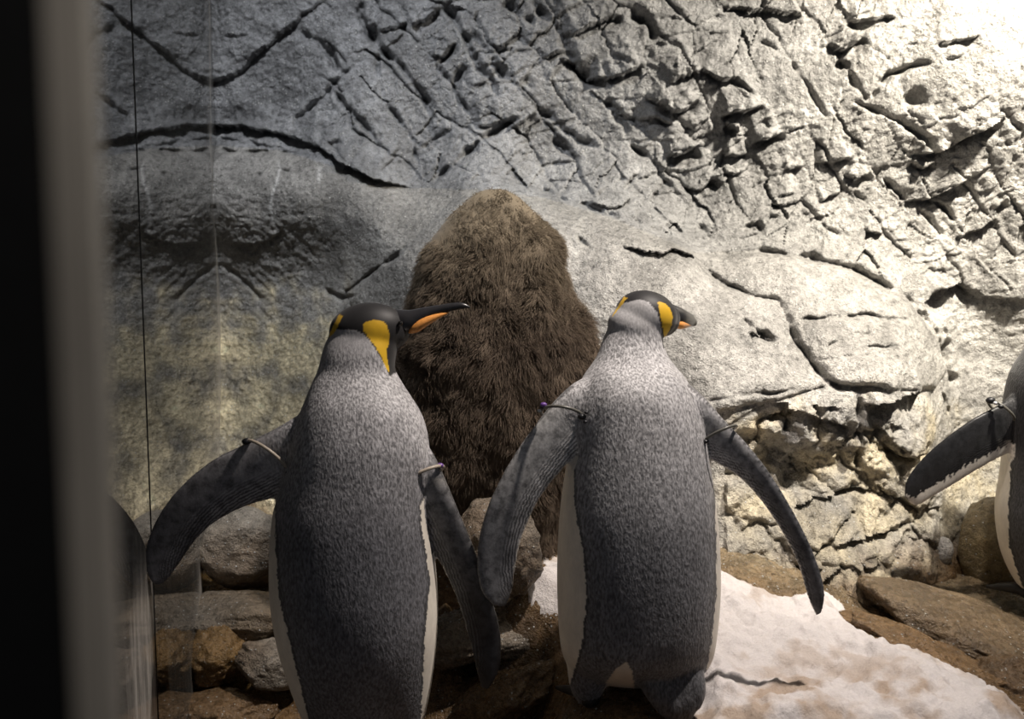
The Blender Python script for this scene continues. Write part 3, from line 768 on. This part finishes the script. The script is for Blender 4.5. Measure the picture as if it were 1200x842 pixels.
# ------------------------------------------------------------------ animals
def interp_rows(rows, n):
    a = np.array(rows, float); t = np.arange(len(a)); s = np.linspace(0, len(a)-1, n)
    out = []
    for k in range(a.shape[1]):
        y = a[:, k]
        i = np.clip(np.floor(s).astype(int), 0, len(a)-2); f = s-i
        p0 = y[np.maximum(i-1, 0)]; p1 = y[i]; p2 = y[i+1]; p3 = y[np.minimum(i+2, len(a)-1)]
        m1 = (p2-p0)/2; m2 = (p3-p1)/2
        out.append((2*f**3-3*f**2+1)*p1+(f**3-2*f**2+f)*m1+(-2*f**3+3*f**2)*p2+(f**3-f**2)*m2)
    return np.stack(out, 1)
def loft(bm, rings):
    prev = None; first = None
    for r in rings:
        cur = [bm.verts.new(p) for p in r]
        if prev:
            n = len(cur)
            for i in range(n): bm.faces.new((prev[i], prev[(i+1) % n], cur[(i+1) % n], cur[i]))
        else: first = cur
        prev = cur
    bm.faces.new(first[::-1]); bm.faces.new(prev)
def torso(bm, rows, Y0, n=44, seg=40, power=2.15):
    """rows: pixel y, left x, right x, half depth / half width, y shift"""
    rings = []
    for py, xl, xr, dr, ys in interp_rows(rows, n):
        a = at(xl, py, Y0+ys); b = at(xr, py, Y0+ys)
        c = (a+b)/2; hw = abs(b[0]-a[0])/2
        r = []
        for k in range(seg):
            t = 2*math.pi*k/seg
            cx, sx_ = math.cos(t), math.sin(t)
            ex = math.copysign(abs(cx)**(2/power), cx); ey = math.copysign(abs(sx_)**(2/power), sx_)
            r.append((c[0]+hw*ex, c[1]+hw*dr*ey, c[2]))
        rings.append(r)
    loft(bm, rings)
def blob(bm, px, py, Y, rx, rz, ry, rotdeg=0):
    """ellipsoid, radii in pixels across the picture, metres in depth"""
    c = at(px, py, Y); s = Y/F
    m = Matrix.Translation(Vector(c)) @ Matrix.Rotation(math.radians(-rotdeg), 4, 'Y') @ Matrix.Diagonal((rx*s, ry, rz*s, 1))
    bmesh.ops.create_icosphere(bm, subdivisions=4, radius=1.0, matrix=m)
def flip_sections(secs, n=30):
    rows = [(o[0], o[1], i[0], i[1], th, Y) for o, i, th, Y in secs]
    return interp_rows(rows, n)
def flipper(bm, secs, n=34, seg=20):
    S = flip_sections(secs, n); rings = []
    for ox, oy, ix, iy, th, Y in S:
        a = at(ox, oy, Y); b = at(ix, iy, Y+0.012)
        c = (a+b)/2; h = (b-a)/2
        r = []
        for k in range(seg):
            t = 2*math.pi*k/seg
            r.append(tuple(c+h*math.cos(t)+np.array([0, 1, 0])*(th/2)*math.sin(t)*(1-0.35*math.cos(t))))
        rings.append(r)
    loft(bm, rings)
def remesh(bm, voxel, smooth=4, name='body'):
    me = bpy.data.meshes.new('tmp'); bmesh.ops.recalc_face_normals(bm, faces=bm.faces); bm.to_mesh(me); bm.free()
    o = bpy.data.objects.new('tmp', me); C.objects.link(o)
    m = o.modifiers.new('r', 'REMESH'); m.mode = 'VOXEL'; m.voxel_size = voxel
    s = o.modifiers.new('s', 'SMOOTH'); s.iterations = smooth; s.factor = 0.5
    dg = bpy.context.evaluated_depsgraph_get()
    out = bpy.data.meshes.new_from_object(o.evaluated_get(dg)); out.name = name
    bpy.data.objects.remove(o); bpy.data.meshes.remove(me)
    out.polygons.foreach_set('use_smooth', np.ones(len(out.polygons), bool))
    return out
def bm_obj(name, bm, mat, parent, smooth=True):
    bmesh.ops.recalc_face_normals(bm, faces=bm.faces)
    me = bpy.data.meshes.new(name); bm.to_mesh(me); bm.free()
    me.polygons.foreach_set('use_smooth', np.full(len(me.polygons), smooth))
    o = bpy.data.objects.new(name, me); C.objects.link(o); me.materials.append(mat)
    if parent:
        if parent.type == 'EMPTY': put(o, parent)
        else:
            o.parent = parent; o.matrix_parent_inverse = parent.matrix_parent_inverse.inverted() if False else Matrix.Identity(4)
    return o
def tube_loop(bm, pts, rad, seg=8, closed=True):
    n = len(pts); rings = []
    P = [Vector(p) for p in pts]
    for i in range(n):
        a = P[(i-1) % n] if (closed or i > 0) else P[i]; b = P[(i+1) % n] if (closed or i < n-1) else P[i]
        t = (b-a).normalized(); u = t.cross(Vector((0.3, 0.2, 0.93))).normalized(); v = t.cross(u)
        rr = rad[i] if hasattr(rad, '__len__') else rad
        rings.append([bm.verts.new(P[i]+(u*math.cos(2*math.pi*k/seg)+v*math.sin(2*math.pi*k/seg))*rr) for k in range(seg)])
    m = n if closed else n-1
    for i in range(m):
        A, B = rings[i], rings[(i+1) % n]
        for k in range(seg): bm.faces.new((A[k], A[(k+1) % seg], B[(k+1) % seg], B[k]))
    if not closed:
        bm.faces.new(rings[0][::-1]); bm.faces.new(rings[-1])
def taper(bm, pts, Y=None, seg=14, flat=1.0):
    """pts: pixel x, y, radius in pixels, distance -> tapering horn shape"""
    rows = interp_rows(pts, 24)
    P = [V(r[0], r[1], r[3]) for r in rows]; R = [max(0.0006, r[2]*r[3]/F) for r in rows]
    tube_loop(bm, P, R, seg, closed=False)
def foot(parent, px, py, Y, yaw, mat):
    bm = bmesh.new(); c = at(px, py, Y)
    for k in (-1, 0, 1):
        a = yaw+k*0.38
        pts = [(c[0]+math.sin(a)*d, c[1]+math.cos(a)*d, c[2]+h) for d, h in ((-.02, .022), (.03, .024), (.07, .016), (.105, .009))]
        tube_loop(bm, pts, [.016, .013, .010, .004], 8, False)
    o = bm_obj('foot', bm, mat, parent); return o

def colour_body(me, Y0, cap, patches, whiteL, whiteR, y_front, flips, back, light, dark_lo, flipcols, black=False):
    P = verts_of(me); px = project(P); u, v = px[:, 0], px[:, 1]
    N = len(P)
    jit = 2.0*perlin(P[:, 0]*160, P[:, 2]*60, 3)+1.5*perlin(P[:, 0]*400, P[:, 2]*140, 5)
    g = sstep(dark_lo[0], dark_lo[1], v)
    col = np.array(back)[None]*(1-g[:, None])+np.array(light)[None]*g[:, None]  # kings' plumage darkens to the tail, deepened to paint in overhead light
    feather = np.ones(N)*0.9
    uj, vj = u+jit, v+jit
    # white flanks and belly
    wl = np.interp(v, [a for a, _ in whiteL], [b for _, b in whiteL]); wr = np.interp(v, [a for a, _ in whiteR], [b for _, b in whiteR])
    vtop = max(whiteL[0][0], whiteR[0][0])
    white = ((uj < wl) | (uj > wr) | (P[:, 1] > y_front)) & (v > whiteL[0][0]-40)
    white &= ~((P[:, 1] <= y_front) & (v < whiteL[0][0]))
    near_edge = np.minimum(np.abs(uj-wl), np.abs(uj-wr))
    line = (near_edge < 3.0) & (v > whiteL[0][0]) & (P[:, 1] <= y_front)
    col[line] *= 0.45
    col[white] = (0.80, 0.74, 0.64); feather[white] = 0.06
    # flippers
    flip = np.zeros(N); rows = np.zeros(N); along = np.zeros(N); edge = np.zeros(N)
    for secs, (fc0, fc1, wedge) in zip(flips, flipcols):
        S = flip_sections(secs, 60)
        A = at(S[:, 0], S[:, 1], S[:, 5]); B = at(S[:, 2], S[:, 3], S[:, 5]+0.012)
        best = np.full(N, 1e9); bi = np.zeros(N, int); bw = np.zeros(N)
        for k in range(len(S)):
            d = B[k]-A[k]; t = ((P-A[k])@d)/(d@d); tc = np.clip(t, 0, 1)
            r = np.linalg.norm(P-(A[k]+tc[:, None]*d), axis=1)
            m = r < best; best = np.where(m, r, best); bi = np.where(m, k, bi); bw = np.where(m, tc, bw)
        L = bi/(len(S)-1)
        on = (best < 0.02) & (L > 0.14)
        m = on*sstep(0.14, 0.34, L+0.015*jit)
        wid = np.linalg.norm(B-A, axis=1)[bi]
        c = np.array(fc0)[None]*(1-sstep(0.25, 0.75, L)[:, None])+np.array(fc1)[None]*sstep(0.25, 0.75, L)[:, None]
        col = col*(1-m[:, None])+c*m[:, None]
        feather = feather*(1-m)+0.12*m
        flip = np.maximum(flip, m)
        rows = np.where(m > 0, bw*wid, rows); along = np.where(m > 0, L, along)
        edge = np.where(m > 0, sstep(0.45, 0.75, bw)*sstep(0.15, 0.3, L)*sstep(1.0, .8, L), edge)
        we = on & (L > 0.2) & (L < 0.97) & ((1-bw)*wid < wedge*(1+0.25*jit))
        col[we] = (0.70, 0.66, 0.60); flip[we] = 0; edge[we] = 0
        lead = on & (L > 0.15) & (bw*wid < 0.004); col[lead] *= 0.4
    # head
    m = inpoly(u+0.3*jit, v+0.3*jit, cap); col[m] = (0.013, 0.012, 0.013); feather[m] = 0.0
    nk = sstep(60, 30, np.abs(v-cap[0][1]))
    if not black:
        neck = inpoly(u, v, [(300, 0), (900, 0), (900, cap[0][1]+38), (300, cap[0][1]+38)]) & ~m
        feather[neck] *= 0.25+0.75*sstep(cap[0][1]+5, cap[0][1]+38, v+4*jit)[neck]
    for pl, c, *kp in patches:
        jj = 2.2 if kp else 0.15
        m = inpoly(u+jj*jit, v+jj*jit, pl)
        tt = np.clip((v-min(p[1] for p in pl))/(max(p[1] for p in pl)-min(p[1] for p in pl)), 0, 1)[:, None]
        cc = np.array(c[0])[None]*(1-tt)+np.array(c[1])[None]*tt
        col[m] = cc[m]
        if not kp: feather[m] = 0.0
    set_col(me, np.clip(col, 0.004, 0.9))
    for nm, val in (('feather', feather), ('flip', flip), ('rows', rows), ('along', along), ('edge', edge)):
        a = me.attributes.new(nm, 'FLOAT', 'POINT'); a.data.foreach_set('value', val.astype(np.float32))
    me.materials.append(M['feathers'])

def band(parent, a, b, rpx, Y, mat, rad, bulge, beads, depth=0.035):
    """loose ring round a flipper from pixel a to pixel b"""
    A = at(a[0], a[1], Y); B = at(b[0], b[1], Y); c = (A+B)/2; h = (B-A)/2
    n = np.array([-h[2], 0, h[0]]); n = n/np.linalg.norm(n)
    pts = []
    for k in range(44):
        t = 2*math.pi*k/44
        pts.append(c+h*math.cos(t)+np.array([0, -1, 0])*depth*math.sin(t)+n*bulge*math.sin(t))
    bm = bmesh.new(); tube_loop(bm, pts, rad, 10)
    o = bm_obj('flipper_band', bm, mat, parent)
    for bx_, by_, m, r, dy in beads:
        bm = bmesh.new()
        c2 = at(bx_, by_, Y+dy)
        bmesh.ops.create_icosphere(bm, subdivisions=2, radius=r, matrix=Matrix.Translation(Vector(c2)) @ Matrix.Diagonal((1.2, 1, .85, 1)))
        k = bm_obj('bead' if m is not M['knot'] else 'knot', bm, m, None)
        k.parent = o
    return o

# ---------------- king penguin beside the glass
Y1 = 2.25
root = empty('king_penguin', (at(420, 905, Y1)[0], Y1, at(420, 905, Y1)[2]))
tag(root, 'king penguin with its head turned in profile and beak pointing past the brown chick', 'penguin', 'king penguins seen from behind')
rowsL = [(384,392,462,.75,.03),(398,383,467,.80,.03),(415,377,465,.85,.025),(432,373,463,.86,.02),(450,365,472,.85,.01),(470,357,485,.82,.0),(490,349,496,.82,0),(520,341,503,.84,0),(560,332,503,.86,0),(600,321,503,.88,0),
         (650,317,509,.88,0),(700,318,513,.88,0),(750,326,512,.86,0),(800,341,506,.84,.01),(842,357,497,.8,.02),(875,372,485,.75,.02),(900,395,462,.7,.02)]
FLl = [((362,478),(365,560),.09,Y1+.0),((345,488),(345,574),.055,Y1-.01),((322,501),(341,580),.032,Y1-.02),((288,518),(318,586),.024,Y1-.02),((250,537),(285,596),.022,Y1-.02),((216,564),(252,614),.020,Y1-.02),((190,595),(230,635),.018,Y1-.02),((173,630),(212,661),.016,Y1-.02),((168,660),(197,681),.013,Y1-.02),((176,682),(186,687),.008,Y1-.02)]
FLr = [((486,500),(462,550),.09,Y1),((506,528),(470,562),.05,Y1-.02),((517,548),(477,572),.034,Y1-.03),((535,590),(484,600),.024,Y1-.03),((556,640),(507,645),.022,Y1-.02),((574,690),(531,694),.020,Y1-.01),((587,740),(547,744),.018,Y1),((587,780),(557,786),.014,Y1),((573,809),(563,807),.008,Y1)]
bm = bmesh.new()
torso(bm, rowsL, Y1)
blob(bm, 431, 386, Y1+.03, 46, 32, .055, 6)
blob(bm, 458, 385, Y1+.035, 23, 24, .038, 25)
flipper(bm, FLl); flipper(bm, FLr)
blob(bm, 376, 520, Y1-.03, 28, 62, .050, -16); blob(bm, 470, 522, Y1-.032, 28, 62, .050, 16)
# tail
taper(bm, [(425,860,34,Y1-.02),(428,890,24,Y1-.10),(430,915,9,Y1-.16)])
body = remesh(bm, 0.0034, 24)
yel = ((0.62, 0.36, 0.012), (0.80, 0.50, 0.02))
capL = [(380,394),(394,386),(408,386),(420,388),(430,395),(440,409),(449,424),(457,441),(478,425),(500,395),(500,335),(380,335)]
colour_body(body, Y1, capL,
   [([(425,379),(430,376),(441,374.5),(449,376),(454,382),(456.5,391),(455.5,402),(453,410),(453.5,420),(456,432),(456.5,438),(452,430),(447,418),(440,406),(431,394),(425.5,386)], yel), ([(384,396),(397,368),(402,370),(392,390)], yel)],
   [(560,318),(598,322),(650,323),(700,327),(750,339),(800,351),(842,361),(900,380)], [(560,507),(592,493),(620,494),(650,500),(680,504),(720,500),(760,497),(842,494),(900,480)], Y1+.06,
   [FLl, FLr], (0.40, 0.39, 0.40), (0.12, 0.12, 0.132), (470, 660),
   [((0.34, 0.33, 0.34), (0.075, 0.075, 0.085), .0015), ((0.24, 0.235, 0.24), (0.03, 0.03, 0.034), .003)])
bo = bpy.data.objects.new('body', body); C.objects.link(bo); put(bo, root)
bm = bmesh.new(); taper(bm, [(466,377,15,Y1+.035),(478,376,13.5,Y1+.03),(488,372,10.5,Y1+.028),(500,367,7.6,Y1+.026),(515,362.5,5.4,Y1+.025),(530,359.5,4.6,Y1+.024),(542,358,3.6,Y1+.023),(551,360,0.8,Y1+.022)])
bk = bm_obj('beak', bm, M['beak'], root)
bm = bmesh.new(); taper(bm, [(479,390,1.0,Y1+.018),(486,385,5.2,Y1+.016),(497,377.5,5.6,Y1+.016),(510,371.5,4.0,Y1+.018),(526,365.8,0.8,Y1+.020)])
k = bm_obj('bill_plate', bm, M['orange'], None); k.parent = bk; k['label'] = 'orange plate along the lower bill'
bm = bmesh.new(); blob(bm, 469, 379, Y1-.002, 3.2, 3.2, .005); bm_obj('eye', bm, M['eye'], root)
foot(root, 385, 905, Y1+.03, -.25, M['foot']); foot(root, 455, 905, Y1+.03, .2, M['foot'])
band(root, (287,517), (341,560), 0, Y1-.02, M['band_cream'],   .0036, .026, [(289,517,M['knot'],.0085,-.01),(338,553,M['knot'],.005,-.03)], .03)
band(root, (476,566), (519,546), 0, Y1-.03, M['band_cream'], .0036, .014, [(516,545,M['purple'],.006,-.01)], .034)

# ---------------- king penguin in the middle
Y2 = 2.27
root = empty('king_penguin', (at(750, 830, Y2)[0], Y2, at(750, 830, Y2)[2]))
tag(root, 'king penguin facing away with pale dusty flippers, standing beside the snow', 'penguin', 'king penguins seen from behind')
rowsR = [(365,722,778,.8,.05),(385,712,778,.82,.045),(402,705,777,.85,.04),(420,698,785,.86,.03),(440,684,801,.84,.015),(460,675,813,.82,.005),(490,672,822,.82,0),(520,668,828,.84,0),(560,661,834,.86,0),(600,656,839,.88,0),
         (650,653,843,.88,0),(700,653,843,.88,0),(750,656,838,.86,0),(772,662,832,.78,.02),(785,676,822,.68,.04),(796,700,808,.5,.05)]
FRl = [((700,438),(716,500),.10,Y2),((676,446),(700,512),.07,Y2-.02),((652,466),(689,520),.042,Y2-.04),((628,495),(682,528),.028,Y2-.05),((600,535),(656,555),.024,Y2-.055),((576,580),(631,589),.022,Y2-.06),((562,622),(613,631),.020,Y2-.06),((558,660),(606,663),.018,Y2-.06),((563,692),(602,693),.014,Y2-.06),((577,710),(593,712),.008,Y2-.06)]
FRr = [((782,438),(782,505),.10,Y2),((800,444),(806,516),.07,Y2-.01),((824,463),(822,526),.042,Y2-.02),((848,490),(836,541),.028,Y2-.03),((880,524),(863,558),.024,Y2-.03),((907,560),(890,586),.022,Y2-.03),((932,602),(915,623),.020,Y2-.03),((953,645),(934,661),.018,Y2-.03),((967,690),(945,700),.014,Y2-.03),((964,719),(956,723),.008,Y2-.03)]
bm = bmesh.new()
torso(bm, rowsR, Y2)
blob(bm, 757, 369, Y2+.055, 37, 29, .055, -12)
blob(bm, 778, 374, Y2+.085, 19, 21, .045, -20)
blob(bm, 744, 384, Y2+.045, 33, 26, .052, -20)
flipper(bm, FRl); flipper(bm, FRr)
blob(bm, 703, 490, Y2-.03, 30, 64, .050, -16); blob(bm, 790, 492, Y2-.03, 29, 64, .050, 16)
for dx_, ln_, r_ in ((-22,826,15),(-10,840,17),(4,852,18),(18,846,16),(30,832,13)):
    taper(bm, [(775+dx_*.6,735,30,Y2-.02),(781+dx_*.8,785,22,Y2-.07),(786+dx_,ln_-22,r_,Y2-.095),(788+dx_,ln_,3,Y2-.11)])
taper(bm, [(694,750,34,Y2),(690,785,27,Y2+.0),(688,808,20,Y2+.01),(688,822,9,Y2+.02)])
taper(bm, [(804,750,28,Y2+.03),(806,800,18,Y2+.03),(808,828,13,Y2+.03)])
body = remesh(bm, 0.0034, 24)
capR = [(712,368),(724,358),(735,354),(750,351),(760,354),(769,364),(774,378),(776,392),(777,408),(795,400),(812,375),(810,330),(712,330)]
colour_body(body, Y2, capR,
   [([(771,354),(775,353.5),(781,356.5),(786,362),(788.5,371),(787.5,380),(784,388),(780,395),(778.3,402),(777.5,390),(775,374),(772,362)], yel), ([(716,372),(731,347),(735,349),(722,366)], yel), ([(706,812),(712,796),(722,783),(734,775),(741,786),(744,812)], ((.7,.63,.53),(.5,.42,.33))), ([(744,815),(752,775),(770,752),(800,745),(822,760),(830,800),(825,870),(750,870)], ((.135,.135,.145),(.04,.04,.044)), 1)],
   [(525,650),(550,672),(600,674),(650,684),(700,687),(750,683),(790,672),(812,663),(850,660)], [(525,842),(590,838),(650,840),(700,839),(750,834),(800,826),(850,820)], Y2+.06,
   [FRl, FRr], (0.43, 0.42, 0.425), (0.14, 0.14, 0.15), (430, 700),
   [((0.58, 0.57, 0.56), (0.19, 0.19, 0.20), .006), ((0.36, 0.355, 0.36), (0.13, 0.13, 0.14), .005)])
bo = bpy.data.objects.new('body', body); C.objects.link(bo); put(bo, root)
bm = bmesh.new(); taper(bm, [(785,370,14,Y2+.09),(793,371,12,Y2+.105),(800,373,10,Y2+.13),(807,375,8,Y2+.165),(813,378,4.5,Y2+.18),(815,381,1,Y2+.19)])
bk = bm_obj('beak', bm, M['beak'], root)
bm = bmesh.new(); taper(bm, [(790,379,1.5,Y2+.075),(795,380,5,Y2+.085),(801,380.5,4.6,Y2+.11),(809,381,1,Y2+.145)])
k = bm_obj('bill_plate', bm, M['orange'], None); k.parent = bk; k['label'] = 'orange plate along the lower bill'
bm = bmesh.new(); blob(bm, 794, 365, Y2+.085, 3, 3, .006); bm_obj('eye', bm, M['eye'], root)
foot(root, 690, 828, Y2+.0, -.3, M['foot']); foot(root, 808, 832, Y2+.02, .25, M['foot'])
band(root, (634,481), (684,491), 0, Y2-.055, M['band_grey'], .0032, .022, [(637,474,M['purple'],.0060,-.016),(637,476,M['knot'],.007,-.012),(632,481,M['white'],.0035,-.012),(682,488,M['knot'],.008,-.03),(687,483,M['knot'],.004,-.035),(686,494,M['knot'],.004,-.035)], .036)
band(root, (826,516), (863,499), 0, Y2-.03, M['band_grey'], .0032, .014, [(827,517,M['knot'],.0055,-.02)], .034)

# ---------------- black and white penguin at the right hand edge
Y3 = 2.86
root = empty('penguin', (at(1255, 706, Y3)[0], Y3, at(1255, 706, Y3)[2]))
tag(root, 'black backed penguin with white edged flipper standing in front of the pale boulder', 'penguin')
def mir(l): return 2*1258-l
rowsB = [(345,1238,1278,.9,.05),(362,1232,1284,.9,.05),(385,1222,1294,.88,.03),(412,1203,1313,.85,.02)]+[(y, l, mir(l), .86, 0) for y, l in ((440,1188),(480,1180),(520,1181),(560,1177),(600,1172),(640,1176),(670,1186),(692,1200))]+[(706,1222,1294,.7,.01)]
FBl = [((1205,448),(1205,525),.09,Y3),((1186,462),(1192,530),.05,Y3-.02),((1168,475),(1178,533),.03,Y3-.03),((1140,490),(1150,548),.024,Y3-.04),((1105,515),(1120,566),.022,Y3-.04),((1078,540),(1093,582),.018,Y3-.04),((1062,563),(1075,592),.014,Y3-.04),((1060,582),(1066,589),.008,Y3-.04)]
FBr = [((mir(o[0]), o[1]), (mir(i[0]), i[1]), th, y) for o, i, th, y in FBl]
bm = bmesh.new(); torso(bm, rowsB, Y3); blob(bm, 1258, 352, Y3+.06, 33, 30, .08); flipper(bm, FBl); flipper(bm, FBr)
taper(bm, [(1258,670,30,Y3-.05),(1258,700,18,Y3-.13),(1258,714,8,Y3-.2)])
body = remesh(bm, 0.004, 5)
colour_body(body, Y3, [(1220,380),(1300,380),(1300,300),(1220,300)], [],
   [(505,0),(515,1184),(560,1184),(600,1181),(640,1183),(690,1199),(720,1215)], [(505,2000),(515,mir(1184)),(560,mir(1184)),(600,mir(1181)),(640,mir(1183)),(690,mir(1199)),(720,mir(1215))], Y3+.07,
   [FBl, FBr], (0.035, 0.034, 0.036), (0.05, 0.05, 0.055), (480, 640),
   [((0.016, 0.016, 0.018), (0.012, 0.012, 0.014), .030)]*2, black=True)
bo = bpy.data.objects.new('body', body); C.objects.link(bo); put(bo, root)
bm = bmesh.new(); taper(bm, [(1262,356,10,Y3+.12),(1264,360,7,Y3+.16),(1266,366,1,Y3+.21)]); bm_obj('beak', bm, M['beak'], root)
foot(root, 1200, 702, Y3+.0, -.3, M['foot']); foot(root, 1300, 702, Y3+.0, .3, M['foot'])
band(root, (1160,468), (1186,492), 0, Y3-.03, M['band_grey'], .0036, .006, [(1161,469,M['knot'],.011,-.01),(1167,472,M['white'],.006,-.02),(1173,476,M['knot'],.007,-.03)], .034)

# ---------------- brown downy chick
Y4 = 2.90
root = empty('penguin_chick', (at(585, 645, Y4)[0], Y4, at(585, 645, Y4)[2]))
tag(root, 'huge fluffy brown penguin chick facing away, head tucked down', 'penguin chick')
rowsC = [(222,568,590,.8,.02),(230,553,607,.8,.02),(244,538,622,.78,.02),(260,522,637,.75,.02),(278,505,652,.72,.01),(304,497,661,.70,0),(335,490,668,.70,0),(370,483,679,.70,0),(400,474,690,.70,0),(440,470,695,.70,0),(490,473,690,.70,0),(540,487,680,.70,0),(590,510,664,.70,0),(625,540,648,.65,0),(645,565,628,.55,0)]
bm = bmesh.new(); torso(bm, rowsC, Y4, seg=44)
flipper(bm, [((665,345),(640,420),.10,Y4-.02),((692,380),(655,450),.07,Y4-.04),((706,420),(668,490),.05,Y4-.05),((702,470),(672,520),.04,Y4-.05),((690,520),(676,540),.02,Y4-.05)])
flipper(bm, [((490,345),(520,420),.10,Y4-.02),((470,385),(505,450),.07,Y4-.04),((458,430),(496,500),.05,Y4-.05),((464,490),(492,530),.04,Y4-.05),((476,535),(490,548),.02,Y4-.05)])
cb = remesh(bm, 0.006, 10)
P = verts_of(cb)
nrm = np.empty(len(cb.vertices)*3, np.float32); cb.vertices.foreach_get('normal', nrm); nrm = nrm.reshape(-1, 3).astype(float)
lump = 0.026*fbm(P[:, 0]*11+P[:, 1]*4, P[:, 2]*9, 4, 401)*sstep(1.12, 0.85, P[:, 2])
P2 = P+nrm*lump[:, None]
cb.vertices.foreach_set('co', P2.astype(np.float32).ravel()); cb.update()
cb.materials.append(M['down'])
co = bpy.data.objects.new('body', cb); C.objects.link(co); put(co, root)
foot(root, 560, 642, Y4+.02, -.2, M['foot']); foot(root, 620, 642, Y4+.02, .2, M['foot'])
bm = bmesh.new(); taper(bm, [(582,262,14,Y4+.15),(584,285,8,Y4+.24),(585,305,1,Y4+.29)]); bm_obj('beak', bm, M['beak'], root)

def fur(mesh, n, lmin, lmax, rad, dirf, clumps, clump_amt, lenf=None, seed=1, npts=5):
    rg = np.random.default_rng(seed)
    P = verts_of(mesh); nf = len(mesh.polygons)
    mesh.calc_loop_triangles()
    tri = np.empty(len(mesh.loop_triangles)*3, np.int32); mesh.loop_triangles.foreach_get('vertices', tri); tri = tri.reshape(-1, 3)
    a, b, c = P[tri[:, 0]], P[tri[:, 1]], P[tri[:, 2]]
    cr = np.cross(b-a, c-a); ar = np.linalg.norm(cr, axis=1)
    f = rg.choice(len(tri), n, p=ar/ar.sum())
    r1 = np.sqrt(rg.random(n)); r2 = rg.random(n)
    p = a[f]*(1-r1)[:, None]+b[f]*(r1*(1-r2))[:, None]+c[f]*(r1*r2)[:, None]
    nn = cr[f]/ar[f][:, None]
    L = lmin+(lmax-lmin)*rg.random(n)
    if lenf is not None: L = L*lenf(p)
    d = dirf(p, nn, rg); d = d/np.linalg.norm(d, axis=1)[:, None]
    ts = np.linspace(0, 1, npts)
    pts = p[:, None]-nn[:, None]*0.002+(nn[:, None]*(ts-0.45*ts**2)[None, :, None]*0.75+d[:, None]*ts[None, :, None])*L[:, None, None]*0.75
    pts[:, :, 2] -= (ts**2)[None]*L[:, None]*0.18
    if clumps:
        ci = rg.choice(n, clumps, replace=False)
        cc = p[ci]; lab = np.zeros(n, int)
        for s in range(0, n, 4000):
            lab[s:s+4000] = ((cc**2).sum(1)[None]-2*p[s:s+4000]@cc.T).argmin(1)
        tgt = pts[ci][lab]
        wgt = (clump_amt*ts**1.3)[None, :, None]*(0.5+0.5*rg.random(n))[:, None, None]
        pts = pts*(1-wgt)+tgt*wgt
    return pts
def fur_object(name, pts, rad, mat, parent):
    n, k, _ = pts.shape
    cu = bpy.data.hair_curves.new(name)
    cu.add_curves([k]*n)
    cu.points.foreach_set('position', pts.astype(np.float32).ravel())
    r = np.tile(np.linspace(1, 0.25, k)*rad, n).astype(np.float32)
    at_ = cu.attributes.get('radius') or cu.attributes.new('radius', 'FLOAT', 'POINT')
    at_.data.foreach_set('value', r)
    cu.materials.append(mat)
    o = bpy.data.objects.new(name, cu); C.objects.link(o)
    put(o, parent); o['kind'] = 'stuff'
    return o
def dir_chick(p, nn, rg):
    s = 22
    sw = np.stack([fbm(p[:, 0]*9+p[:, 1]*5, p[:, 2]*9, 3, 411), np.zeros(len(p)), 0.6*fbm(p[:, 0]*9, p[:, 2]*9+p[:, 1]*5, 3, 421)], 1)
    return 0.5*nn+np.array([0, 0, -0.75])+1.9*sw+rg.normal(0, .42, p.shape)
lenf = lambda p: 0.42+0.6*sstep(1.15, 0.70, p[:, 2])
pts = fur(cb, 170000, .016, .044, .0006, dir_chick, 3600, 0.45, lenf, 5)
fur_object('down_coat', pts, .0006, M['down'], root)
